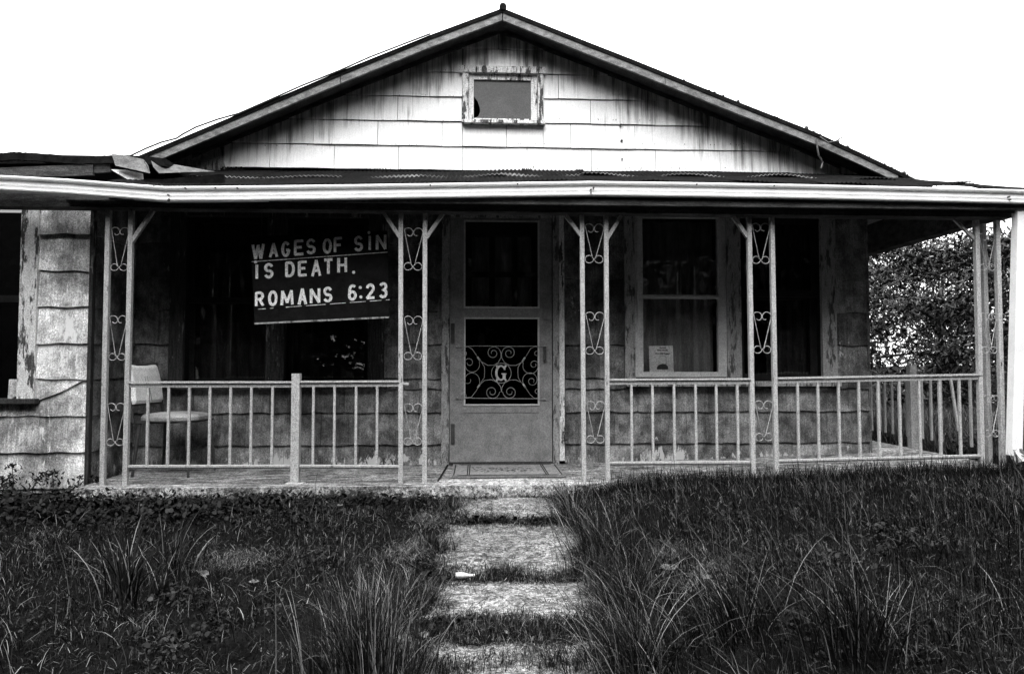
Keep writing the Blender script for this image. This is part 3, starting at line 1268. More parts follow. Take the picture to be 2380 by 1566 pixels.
# ---- porch roof of small-pitch corrugated tin
YB = YW - .03
def back_v(u):
    return float(np.interp(u, [200, 330, 420, 510, 800, 1165, 1700, 1900, 2000, 2110, 2160, 2250, 2420], [404, 402, 400, 397, 398, 396, 399, 402, 404, 408, 418, 421, 425]))
def front_v(u):
    return float(np.interp(u, [0, 230, 380, 551, 1033, 1365, 1860, 2340, 2420], [405, 418, 431, 431, 423.5, 419, 426, 438, 441]))
X0, X1 = at(250, 420, YG).x, at(2398, 440, YG).x
step_x = .0085
def tin_sheet(xa, xb, ya_, yb_, lift, ragged, jit):
    m = MB()
    n = int((xb - xa) / step_x) + 1
    rows = 3
    grid = []
    for j in range(rows + 1):
        y = ya_ + (yb_ - ya_) * j / rows
        row = []
        for i in range(n + 1):
            x = xa + (xb - xa) * i / n
            uf = 1110 + x * FU / YG
            zf = at(uf, front_v(uf), YG).z
            ub = 1110 + x * FU / YB
            zb = at(ub, back_v(ub), YB).z - .012
            t = (y - YG) / (YB - YG)
            z = zf + (zb - zf) * t + .0065 * math.sin(x * 2 * math.pi / .034) + lift
            if j == rows:
                z += ragged * math.sin(x * 3.1 + jit) * .5
            if j == 0:
                z += jit * .002 * math.sin(x * 7 + jit)
            row.append((x, y, z))
        grid.append(row)
    for j in range(rows):
        for i in range(n):
            m.poly([grid[j][i], grid[j][i + 1], grid[j + 1][i + 1], grid[j + 1][i]])
    # curled front edge, bare metal where the coating has gone
    for i in range(n):
        a, b = grid[0][i], grid[0][i + 1]
        h = .004 + .014 * max(0, math.sin(a[0] * 2.3 + jit * 2) * .6 + math.sin(a[0] * 5.9 + jit) * .5) if lift > .003 else .005
        m.poly([(a[0], a[1] - .004, a[2] - h), (b[0], b[1] - .004, b[2] - h), b, a], 1 if lift > .003 else 0)
    return m
prf = MB()
prf.hexa([(X0, YG + .02, 1.95), (X1, YG + .02, 1.95), (X1, YG + .02, 1.99), (X0, YG + .02, 1.99)],
         [(X0, YG + .05, 1.95), (X1, YG + .05, 1.95), (X1, YG + .05, 1.99), (X0, YG + .05, 1.99)])
proof = prf.build('porch_roof', 'board', house)
x = X0
i = 0
while x < X1 - .05:
    xb = min(x + .62, X1)
    tin_sheet(x, xb + .03 if xb < X1 else xb, YG, 5.32, random.uniform(0, .002), 0, i).build('roof_sheet', ['tin', 'tin'], proof, smooth=True)
    i += 1
    x += .62
x = X0 + .2
i = 3
while x < X1 - .05:
    xb = min(x + .62, X1)
    tin_sheet(x, xb + .03 if xb < X1 else xb, 5.22 + random.uniform(-.02, .02), YB, (.008 + random.uniform(0, .006)) if xb < 3.2 else .002, random.uniform(0, .02) if xb < 3.2 else 0, i).build('roof_sheet', ['tin', 'tin_edge'], proof, smooth=True)
    i += 1
    x += .62
# curled scraps standing up along the top edge
m = MB()
for (ua, ub, h) in ((512, 566, 10), (868, 900, 7), (1212, 1236, 6), (1338, 1356, 5)):
    n = 14
    for i in range(n):
        u0, u1 = ua + (ub - ua) * i / n, ua + (ub - ua) * (i + 1) / n
        hh = h * (.65 + .35 * math.sin(i * 2.2))
        a, b = at(u0, back_v(u0) + 4, YB - .05), at(u1, back_v(u1) + 4, YB - .05)
        c, d = at(u1, back_v(u1) - hh, YB - .05), at(u0, back_v(u0) - hh * random.uniform(.8, 1.1), YB - .05)
        m.hexa([a, b, c, d], [p + Vector((0, .004, 0)) for p in (a, b, c, d)])
m.build('curled_scrap', 'tin', proof)

# ---- porch ceiling, beams
m = MB()
zc0 = at(1165, 497, YP).z + .02
zc1 = 2.20
m.hexa([(X_IN, YG + .06, zc0), (X_SIDE + .12, YG + .06, zc0), (X_SIDE + .12, YG + .06, zc0 + .02), (X_IN, YG + .06, zc0 + .02)],
       [(X_IN, YW + .1, zc1), (X_SIDE + .12, YW + .1, zc1), (X_SIDE + .12, YW + .1, zc1 + .02), (X_IN, YW + .1, zc1 + .02)])
# over the side strip
m.hexa([(X_COR + .004, YW + .1, zc1), (X_SIDE + .12, YW + .1, zc1), (X_SIDE + .12, YW + .1, zc1 + .02), (X_COR + .004, YW + .1, zc1 + .02)],
       [(X_COR + .004, 6.75, zc1), (X_SIDE + .12, 6.75, zc1), (X_SIDE + .12, 6.75, zc1 + .02), (X_COR + .004, 6.75, zc1 + .02)])
m.build('porch_ceiling', 'ceiling', house)
for k in range(7):      # grey boards under the side strip
    w_ = (X_SIDE - .07 - X_COR) / 7
    xa = X_COR + .006 + k * w_
    m = MB()
    for (ya_, yb_, z0, z1) in ((YP + .1, YW + .1, zc0 + (zc1 - zc0) * (YP + .1 - YG - .06) / (YW + .04 - YG), zc1), (YW + .1, 6.74, zc1, zc1)):
        m.hexa([(xa + .003, ya_, z0 - .016), (xa + w_ - .003, ya_, z0 - .016), (xa + w_ - .003, ya_, z0 - .003), (xa + .003, ya_, z0 - .003)],
               [(xa + .003, yb_, z1 - .016), (xa + w_ - .003, yb_, z1 - .016), (xa + w_ - .003, yb_, z1 - .003), (xa + .003, yb_, z1 - .003)])
    m.build('ceiling_board', 'peel_grey', house)
m = MB()
zb0 = at(1165, 497, YP).z
m.box(X_IN - 5.0, X_SIDE + .10, YP - .07, YP + .05, zb0, zb0 + .16)
m.build('porch_beam', 'board', house)
m = MB()
for (ya_, yb_, za, zb) in ((YP + .05, YW + .1, zb0 + .10, 2.21), (YW + .1, 6.75, 2.21, 2.21)):
    m.hexa([(X_SIDE - .06, ya_, zb0 - .004), (X_SIDE + .06, ya_, zb0 - .004), (X_SIDE + .06, ya_, za), (X_SIDE - .06, ya_, za)],
           [(X_SIDE - .06, yb_, zb0 - .004), (X_SIDE + .06, yb_, zb0 - .004), (X_SIDE + .06, yb_, zb), (X_SIDE - .06, yb_, zb)])
m.build('side_beam', 'board', house)
m = MB()     # tin over the side strip and eave behind it
m.hexa([(X_COR - .05, YW - .02, 2.28), (X_SIDE + .2, YW - .02, 2.16), (X_SIDE + .2, YW - .02, 2.18), (X_COR - .05, YW - .02, 2.30)],
       [(X_COR - .05, 6.8, 2.28), (X_SIDE + .2, 6.8, 2.16), (X_SIDE + .2, 6.8, 2.18), (X_COR - .05, 6.8, 2.30)])
m.build('side_roof', 'tin', proof)

# ---- gutter
GT = [(-90, 401), (0, 408), (152, 416.5), (380, 434), (551, 433), (800, 430), (1033, 426.5), (1365, 422), (1600, 425), (1860, 429.5), (2100, 435), (2340, 441), (2402, 442.5)]
PROF = [(.045, 0), (-.022, 0.002), (-.026, -.004), (-.024, -.012), (-.004, -.017), (.000, -.026), (-.003, -.042), (-.006, -.054), (.001, -.064), (.004, -.070), (-.012, -.076), (-.020, -.083), (-.016, -.092), (.045, -.092)]
def gutter_run(tab, dy):
    m = MB()
    P = []
    for (u, v) in tab:
        c = at(u, v, YG - .022)
        P.append([(c.x, YG + y * 1.0 + dy, c.z + z * 1.02) for y, z in PROF])
    for a, b in zip(P[:-1], P[1:]):
        for i in range(len(PROF) - 1):
            m.poly([a[i], a[i + 1], b[i + 1], b[i]])
    m.poly(P[0][::-1])
    m.poly(P[-1])
    return m
def seg(u0, u1):
    f = lambda u: float(np.interp(u, [g[0] for g in GT], [g[1] for g in GT]))
    us = [u0] + [g[0] for g in GT if u0 < g[0] < u1] + [u1]
    return [(u, f(u)) for u in us]
gut = gutter_run(seg(-90, 154), 0).build('gutter', 'gutter', house)
for (a, b, dy) in ((152, 381, -.003), (378, 1367, 0.0), (1364, 2402, -.003)):
    gutter_run(seg(a, b), dy).build('gutter_run', 'gutter', gut)
m = MB()
for (u, v) in ((390, 453), (392, 463), (390, 470 - 4), (430, 437), (500, 436), (551, 437), (1203, 427), (1374, 440), (1380, 436), (1620, 428), (2347, 457), (2349, 464), (1000, 430), (1800, 431), (1374, 447)):
    p = at(u, v, YG - .03)
    m.tube([p, p + Vector((0, .02, 0))], .006, 7)
m.build('gutter_screw', 'iron_dark', gut)
m = MB()      # debris clinging to the gutter lip on the left
for i in range(26):
    u = random.choice([random.uniform(265, 310), random.uniform(385, 440) - 60])
    f = float(np.interp(u, [g[0] for g in GT], [g[1] for g in GT]))
    p = at(u, f, YG - .02) + Vector((0, random.uniform(-.006, .02), .002))
    m.tube([p, p + Vector((random.uniform(-.03, .03), random.uniform(-.01, .01), random.uniform(-.006, .012)))], .004, 4)
dbg = m.build('gutter_debris', 'bark', gut)
dbg['kind'] = 'stuff'

# ---- wing roof on the left
m = MB()
Y_ = 4.98
tops = [(-260, 352), (-60, 356), (0, 356), (35, 353), (80, 356), (180, 363), (240, 362), (285, 360), (345, 364), (385, 369)]
for (u0, v0), (u1, v1) in zip(tops[:-1], tops[1:]):
    n = 6
    for i in range(n):
        a, b = i / n, (i + 1) / n
        p, q = at(u0 + (u1 - u0) * a, v0 + (v1 - v0) * a + random.uniform(-1.0, 1.0), Y_), at(u0 + (u1 - u0) * b, v0 + (v1 - v0) * b, Y_)
        d = Vector((0, 0, .055))
        m.hexa([p - d, q - d, q, p], [(p.x, 11.2, p.z + .1), (q.x, 11.2, q.z + .1), (q.x, 11.2, q.z + .16), (p.x, 11.2, p.z + .16)])
wr = m.build('wing_roof', 'roof', house)
m = MB()
m.prism([at(u, v, Y_ + .03) for u, v in ((-260, 380), (-260, 370), (372, 366), (372, 376))], .03)
m.build('roof_board', 'board', wr)
m = MB()
m.prism([at(u, v, Y_ + .01) for u, v in ((-260, 455), (-260, 397), (0, 390), (216, 381.5), (216, 407), (0, 415), (-100, 440))], .025)
m.build('fascia_board', 'board', wr)
m = MB()
m.prism([at(u, v, Y_ + .02) for u, v in ((219, 402), (219, 381.5), (256, 382), (256, 400))], .025)
m.build('fascia_board', 'board', wr)
m = MB()
m.prism([at(u, v, Y_ + .1) for u, v in ((-260, 470), (-260, 400), (380, 385), (380, 440))], .02)
m.build('backing_board', 'dark', wr)
def sheet(pts, name, mat, par, t=.006):
    m = MB()
    m.hexa(pts, [Vector(p) + Vector((.001, t, .002)) for p in pts])
    return m.build(name, mat, par)
Yf = 4.93
sheet([at(259, 357, Yf), at(268, 385, Yf - .03), at(300, 392, Yf - .05), at(348, 403, Yf - .05), at(343, 385, Yf - .02), at(332, 370, Yf + .05), at(300, 364, Yf + .04)], 'flashing', 'flash', wr)
sheet([at(257, 394, Yf), at(308, 424, Yf - .02), at(331, 422, Yf), at(329, 403, Yf + .05), at(290, 395, Yf + .05)], 'board_end', 'deadwood', wr, .02)
sheet([at(351, 373, Yf + .05), at(356, 388, Yf), at(370, 403, Yf - .02), at(440, 400, Yf + .2), at(500, 399, Yf + .45), at(420, 386, Yf + .3)], 'flashing', 'flash', wr)
m = MB()
m.prism([at(u, v, Yf - .1) for u, v in ((300, 432), (300, 424), (520, 404), (520, 432))], .02)
m.build('drip_board', 'tin', wr)


# ------------------------------------------------------------------ porch columns
def heart(c, w, h, Y, r=.0031, right=Vector((1, 0, 0))):
    """wrought heart scroll as three bent strips; c is the middle of the panel"""
    m = MB()
    for s in (-1, 1):
        pts = []
        R = w * .25
        cx, cz = s * w * .25, h * .5 - R
        # inner curl, over the shoulder and down the long leg
        for i in range(9):
            a = math.radians(-90 - 250 * (1 - i / 8) + 0)
        for i in range(21):
            t = i / 20
            a = math.radians(330 - 40 - 290 * t) if s > 0 else math.radians(-110 - 40 + 290 * t - 0)
            rr = R * (.45 + .55 * min(1, t * 1.6))
            ox = (1 - min(1, t * 1.6)) * -s * R * .30
            pts.append((cx + ox + rr * math.cos(a), cz - (1 - min(1, t * 1.6)) * R * .1 + rr * math.sin(a)))
        pts.append((s * .012, -h * .5 + R * 1.0))
        # foot curl
        n = 18
        R2 = w * .235
        c2x, c2z = s * w * .25, -h * .5 + R2
        for i in range(n + 1):
            t = i / n
            a = math.radians(180 + 300 * t) if s > 0 else math.radians(0 - 300 * t)
            rr = R2 * (1 - .5 * max(0, t - .45) / .55)
            ox = s * R2 * .35 * max(0, t - .45) / .55
            pts.append((c2x - ox * .6 + rr * math.cos(a), c2z + rr * math.sin(a)))
        m.tube([Vector(c) + right * p[0] + Vector((0, 0, p[1])) for p in pts], r, 5)
    return m


def column(label, bars, scrolls, braces, zt=None):
    p0 = at(bars[0][1][0], bars[0][1][1], YP)
    root = empty('porch_column', (p0.x, YP, p0.z))
    tag(root, label, 'column', 'wrought iron porch columns')
    for (t, b) in bars:
        m = MB()
        pt, pb = at(t[0], t[1], YP), at(b[0], b[1], YP)
        pt = pb + (pt - pb) * ((zb0 - .004 - pb.z) / (pt.z - pb.z))
        pb.z = min(pb.z, .0) if p0.x < .9 else pb.z - .1
        m.bar(pb, pt, .031, .031)
        m.build('post', 'iron', root)
    bl = lambda k, v: bars[k][0][0] + (bars[k][1][0] - bars[k][0][0]) * (v - bars[k][0][1]) / (bars[k][1][1] - bars[k][0][1])
    for (v0, v1) in scrolls:
        vm = (v0 + v1) / 2
        a, b = at(bl(0, vm), vm, YP), at(bl(1, vm), vm, YP)
        h = abs(at(1000, v0, YP).z - at(1000, v1, YP).z)
        w = (b.x - a.x) - .031
        heart((a + b) / 2, w, h, YP).build('scroll', 'scroll', root, smooth=True)
    for (p, q) in braces:
        m = MB()
        a, b = at(p[0], p[1], YP), at(q[0], q[1], YP)
        d = (a - b).normalized()
        t = (zb0 - .003 - b.z) / d.z
        m.bar(b, b + d * t, .026, .026)
        m.build('brace', 'iron', root)
    return root


SC = [(530, 628), (735, 836), (938, 1034)]
column('leaning iron lattice column at the left end of the porch beside the chair', [((253, 500), (239, 1112)), ((306, 500), (292, 1113))], SC, [((349, 500), (307, 562))])
column('iron lattice column between the black sign and the screen door', [((932, 500), (931.5, 1116)), ((988, 500), (987, 1118))], SC, [((893, 497), (929, 551)), ((1029, 497), (991, 553))])
column('iron lattice column just right of the screen door', [((1352, 500), (1357, 1105)), ((1408, 500), (1412, 1105))], [(520, 612), (725, 824), (932, 1030)], [((1312, 497), (1350, 548)), ((1446, 497), (1411, 555))])
column('iron lattice column with one brace in front of the right windows', [((1740, 500), (1750, 1092)), ((1793, 500), (1804, 1092))], [(518, 614), (724, 822), (930, 1025)], [((1697, 494), (1737, 551))])

# corner column of three posts
root = empty('porch_column', (at(2298, 1060, YP).x, YP, 0))
tag(root, 'corner iron column of three posts beside the white downspout', 'column', 'wrought iron porch columns')
cpts = []
for (ut, ub, Y) in ((2268, 2281, YP), (2316, 2330, YP), (2291, 2305, YP + .13)):
    m = MB()
    a, b = at(ut, 520, Y), at(ub, 1065, Y)
    if Y > YP:
        a.x = b.x = X_SIDE + .01
    a = b + (a - b) * ((zb0 - .01 - b.z) / (a.z - b.z))
    b.z = -.05
    m.bar(b, a, .032, .032)
    m.build('post', 'iron', root)
    cpts.append((a, b))
for (v0, v1) in ((530, 620), (722, 820), (922, 1022)):
    vm = (v0 + v1) / 2
    h = abs(at(1000, v0, YP).z - at(1000, v1, YP).z)
    z = at(1000, vm, YP).z
    f = lambda ab: ab[1] + (ab[0] - ab[1]) * ((z - ab[1].z) / (ab[0].z - ab[1].z))
    A, B, C = f(cpts[0]), f(cpts[1]), f(cpts[2])
    heart((A + B) / 2, (B.x - A.x) - .032, h, YP).build('scroll', 'scroll', root, smooth=True)
    heart((B + C) / 2, (C - B).length - .032, h, YP, right=(C - B).normalized()).build('scroll', 'scroll', root, smooth=True)
m = MB()
a = f(cpts[0])
b = at(2268, 560, YP)
m.bar(b, b + Vector((-.16, 0, zb0 - .005 - b.z)), .02, .02)
m.build('brace', 'iron', root)


# ------------------------------------------------------------------ railings
def baluster(root, p, q):
    m = MB()
    m.bar(p, q, .0165, .0165)
    m.build('baluster', 'iron', root)


def rail_top(root, p, q):
    m = MB()
    m.bar(p, q, .013, .042)
    d = Vector((0, 0, .024))
    m.bar(p - d, q - d, .024, .016)
    m.build('top_rail', 'iron', root)


def rail_bottom(root, p, q):
    m = MB()
    m.bar(p, q, .013, .034)
    m.bar(p - Vector((0, 0, .0145)), q - Vector((0, 0, .0145)), .010, .014)
    m.build('bottom_rail', 'iron', root)


def front_rail(label, spans, us, ub=None):
    """spans: (u0, v0 top, v0 bottom, u1, v1 top, v1 bottom)"""
    s0 = spans[0]
    root = empty('porch_railing', at(s0[0], s0[2], YP))
    tag(root, label, 'railing', 'iron porch railings')
    for (u0, t0, b0, u1, t1, b1) in spans:
        rail_top(root, at(u0, t0 - 1, YP), at(u1, t1 - 1, YP))
        rail_bottom(root, at(u0, b0, YP), at(u1, b1, YP))
        for u in us:
            if not (u0 < u < u1):
                continue
            t = (u - u0) / (u1 - u0)
            x_t = at(u, t0 + (t1 - t0) * t + 9, YP)
            x_b = at(u - .012 * (1110 - u) * .4, b0 + (b1 - b0) * t - 2, YP)
            x_b.x = x_t.x + (x_b.x - x_t.x)
            baluster(root, x_b, x_t)
    return root


r1 = front_rail('two bay iron railing in front of the chair and twin window',
                [(300, 889, 1083, 683, 889, 1082), (697, 888, 1082, 929, 887, 1083)],
                [345, 393, 441, 489, 537, 585, 634, 729, 778, 828, 877])
m = MB()
a, b = at(689.5, 868, YP), at(689.5, 1118, YP)
m.box(a.x - .028, a.x + .028, YP - .028, YP + .028, 0.002, a.z)
m.build('mid_post', 'iron', r1)
m = MB()
m.box(a.x - .06, a.x + .06, YP - .05, YP + .05, .0, .008)
m.build('base_plate', 'iron', r1)
m = MB()
m.bar(at(934, 890, YP), at(950, 892, YP), .016, .02)
m.build('rail_stub', 'iron', r1)
front_rail('iron railing below the window with the paper flyer',
           [(1416, 883, 1075, 1743, 881.5, 1073)], [1467, 1516, 1566, 1616, 1664, 1713])
front_rail('iron railing from the right windows past the house corner',
           [(1806, 880, 1070, 2280, 871, 1058)], [1853, 1900, 1948, 1995, 2040, 2089, 2135, 2182, 2228])
# side railing
root = empty('porch_railing', (X_SIDE, YP + .2, 0))
tag(root, 'side railing with a bent baluster running back past the house corner', 'railing', 'iron porch railings')
XS = X_SIDE + .01
p, q = atx(2296, 868.5, XS), atx(2012, 860.5, XS)
zt_ = (p.z + q.z) / 2
q.y = min(q.y, 8.0)
rail_top(root, Vector((XS, p.y, zt_)), Vector((XS, q.y, zt_)))
pb_ = atx(2270, 1052, XS)
zb_ = .178
rail_bottom(root, Vector((XS, p.y, zb_)), Vector((XS, q.y, zb_)))
for u in (2026, 2045, 2057, 2074, 2108, 2143, 2164, 2187, 2256):
    yb = atx(u, 950, XS).y
    baluster(root, Vector((XS, yb, zb_ + .01)), Vector((XS, yb, zt_ - .03)))
y1_, y2_ = atx(2209, 900, XS).y, atx(2228, 1000, XS).y
baluster(root, Vector((XS, y2_, zb_ + .12)), Vector((XS, y1_, zt_ - .03)))
m = MB()
yp_ = atx(2120, 950, XS).y
m.box(XS - .03, XS + .03, yp_ - .03, yp_ + .03, -.05, atx(2120, 848, XS).z)
m.build('mid_post', 'iron', root)

# ------------------------------------------------------------------ downspout
root = empty('downspout', (at(2357, 1045, 4.80).x, 4.80, 0))
tag(root, 'leaning white downspout at the right end of the gutter', 'downspout')
m = MB()
a, b = at(2371, 472, 4.80), at(2357, 1046, 4.80)
b = b + (b - a) * .02
m.bar(b, a, .078, .06)
m.build('pipe', 'gutter', root)
m = MB()
m.bar(b + (a - b) * .985, a, .084, .066)
m.build('collar', 'gutter', root)
m = MB()
e = b + Vector((.0, -.0, -.01))
m.hexa([e + Vector((-.03, -.03, .06)), e + Vector((.035, -.03, .06)), e + Vector((.035, .03, .06)), e + Vector((-.03, .03, .06))],
       [e + Vector((-.02, -.10, -.02)), e + Vector((.05, -.10, -.02)), e + Vector((.05, -.02, -.05)), e + Vector((-.02, -.02, -.05))])
m.build('elbow', 'peel', root)

# ------------------------------------------------------------------ sign
YS = 5.12
def SP(px, py, y=YS):
    return at((800 + px / 3.131) * .68866, (600 + py / 3.132) * .68866, y)


sign = empty('sign', SP(880, 1500))
tag(sign, 'black board sign lettered Wages of sin is death hanging in the porch', 'sign')
edges = [(130, 615, 1585, 558), (152, 888, 1594, 786), (178, 1392, 1615, 1288), (186, 1545, 1606, 1478)]
for (a, b) in zip(edges[:-1], edges[1:]):
    m = MB()
    m.prism([SP(a[0], a[1] + 3), SP(b[0], b[1] - 3), SP(b[2], b[3] - 3), SP(a[2], a[3] + 3)], .018)
    m.build('board', 'black', sign)
m = MB()
m.prism([SP(175, 1400), SP(175, 640), SP(240, 640), SP(240, 1400)], .02)
for k in range(len(m.v)):
    m.v[k] = (m.v[k][0], m.v[k][1] + .0185, m.v[k][2])
m.build('batten', 'black', sign)
m = MB()
for x in (260, 1500):
    a = SP(x, 620, YS + .03)
    m.tube([a, Vector((a.x, a.y, zc0 + .12))], .003, 5)
m.build('hanging_wire', 'iron_dark', sign)
m = MB()
for e in (edges[1], edges[2]):
    n = 34
    for i in range(n):
        if e is edges[2] and random.random() < .45:
            continue
        t0, t1 = i / n, (i + .93) / n
        p = SP(e[0] + (e[2] - e[0]) * t0, e[1] + (e[3] - e[1]) * t0, YS - .002)
        q = SP(e[0] + (e[2] - e[0]) * t1, e[1] + (e[3] - e[1]) * t1, YS - .002)
        m.bar(p, q, .0025 + random.uniform(0, .0025), .003)
o = m.build('ruled_line', 'lettering', sign)
o['kind'] = 'stuff'
m = MB()
m.bar(SP(188, 1541, YS - .004), SP(1606, 1474, YS - .004), .012, .014)
m.build('bottom_trim', 'peel_grey', sign)

def arc(cx, cy, rx, ry, a0, a1, n=10):
    return [(cx + rx * math.cos(math.radians(a0 + (a1 - a0) * i / n)), cy + ry * math.sin(math.radians(a0 + (a1 - a0) * i / n))) for i in range(n + 1)]


GL = {
    'W': [[(0, 1), (.25, 0), (.5, .95), (.75, 0), (1, 1)]],
    'A': [[(0, 0), (.5, 1), (1, 0)], [(.22, .33), (.78, .33)]],
    'G': [arc(.5, .5, .5, .5, 40, 320, 14) + [(1, .42), (.6, .42)]],
    'E': [[(1, 1), (0, 1), (0, 0), (1, 0)], [(0, .52), (.8, .52)]],
    'S': [arc(.5, .74, .46, .26, 20, 270, 9) + arc(.5, .25, .48, .25, 90, -160, 9)],
    'O': [arc(.5, .5, .46, .5, 0, 360, 18)],
    'F': [[(1, 1), (0, 1), (0, 0)], [(0, .5), (.8, .5)]],
    'N': [[(0, 0), (0, 1), (1, 0), (1, 1)]],
    'D': [[(0, 0), (0, 1), (.45, 1)] + arc(.45, .5, .55, .5, 90, -90, 10) + [(0, 0)]],
    'T': [[(0, 1), (1, 1)], [(.5, 1), (.5, 0)]],
    'H': [[(0, 0), (0, 1)], [(1, 0), (1, 1)], [(0, .5), (1, .5)]],
    'R': [[(0, 0), (0, 1), (.5, 1)] + arc(.5, .75, .45, .25, 90, -90, 8) + [(0, .5)], [(.45, .5), (1, 0)]],
    'M': [[(0, 0), (.08, 1), (.5, .15), (.92, 1), (1, 0)]],
    'i': [[(.5, 0), (.5, 1)]],
    '6': [arc(.55, .70, .40, .30, 45, 180, 6) + [(.10, .30)] + arc(.5, .28, .42, .28, 180, 540, 16)],
    '2': [arc(.48, .72, .44, .28, 165, -20, 9) + [(.05, .03), (1, .03)]],
    '3': [arc(.45, .75, .44, .25, 150, -90, 9) + arc(.45, .27, .48, .27, 90, -150, 9)],
}


def letter(ch, x0, x1, yt, yb, dots=()):
    m = MB()
    hw = 13
    xa, xb, ya_, yb_ = x0 + hw, x1 - hw, yt + hw, yb - hw
    if ch == 'i':
        xa = xb = (x0 + x1) / 2
    k = 0
    for st in GL.get(ch, []):
        for p, q in zip(st[:-1], st[1:]):
            P, Q = [], []
            def conv(s):
                X = xa + (xb - xa) * s[0]
                Yp = yb_ + (ya_ - yb_) * s[1] - .07 * (X - (xa + xb) / 2)
                return X, Yp
            a, b = conv(p), conv(q)
            d = math.hypot(b[0] - a[0], b[1] - a[1]) + 1e-6
            e = 5 if d > 40 else 3
            a2 = (a[0] - (b[0] - a[0]) / d * e, a[1] - (b[1] - a[1]) / d * e)
            b2 = (b[0] + (b[0] - a[0]) / d * e, b[1] + (b[1] - a[1]) / d * e)
            yy = YS - .0012 - .00013 * (k % 7)
            k += 1
            m.bar(SP(*a2, yy), SP(*b2, yy), .0195 + random.uniform(-.0015, .0015), .0022)
    for (dx, dy) in dots:
        c = SP(dx, dy, YS - .002)
        m.tube([c, c + Vector((0, .003, 0))], .0115, 10)
    o = m.build('letter', 'lettering', sign)
    return o


for (ch, x0, x1, yt, yb) in [
    ('W', 155, 292, 696, 864), ('A', 338, 434, 684, 846), ('G', 468, 562, 671, 836), ('E', 602, 708, 656, 820), ('S', 730, 832, 644, 808),
    ('O', 903, 1004, 641, 802), ('F', 1022, 1117, 627, 792), ('S', 1235, 1332, 614, 778), ('N', 1467, 1578, 596, 764),
    ('S', 285, 385, 902, 1063), ('D', 510, 610, 884, 1049), ('E', 645, 743, 877, 1042), ('A', 785, 889, 862, 1046), ('T', 914, 1017, 854, 1022), ('H', 1060, 1162, 839, 1006),
    ('R', 190, 287, 1203, 1362), ('O', 326, 430, 1191, 1356), ('M', 460, 597, 1184, 1350), ('A', 643, 739, 1164, 1346), ('N', 770, 879, 1164, 1330), ('S', 910, 1007, 1151, 1316),
    ('6', 1166, 1270, 1127, 1298), ('2', 1358, 1460, 1119, 1286), ('3', 1500, 1594, 1104, 1272)]:
    letter(ch, x0, x1, yt, yb)
letter('i', 1385, 1420, 606, 770, [(1394, 580)])
letter('i', 192, 226, 912, 1074, [(196, 890)])
letter('.', 0, 1, 0, 1, [(1232, 999)])
letter('.', 0, 1, 0, 1, [(1301, 1160)])
letter('.', 0, 1, 0, 1, [(1308, 1259)])

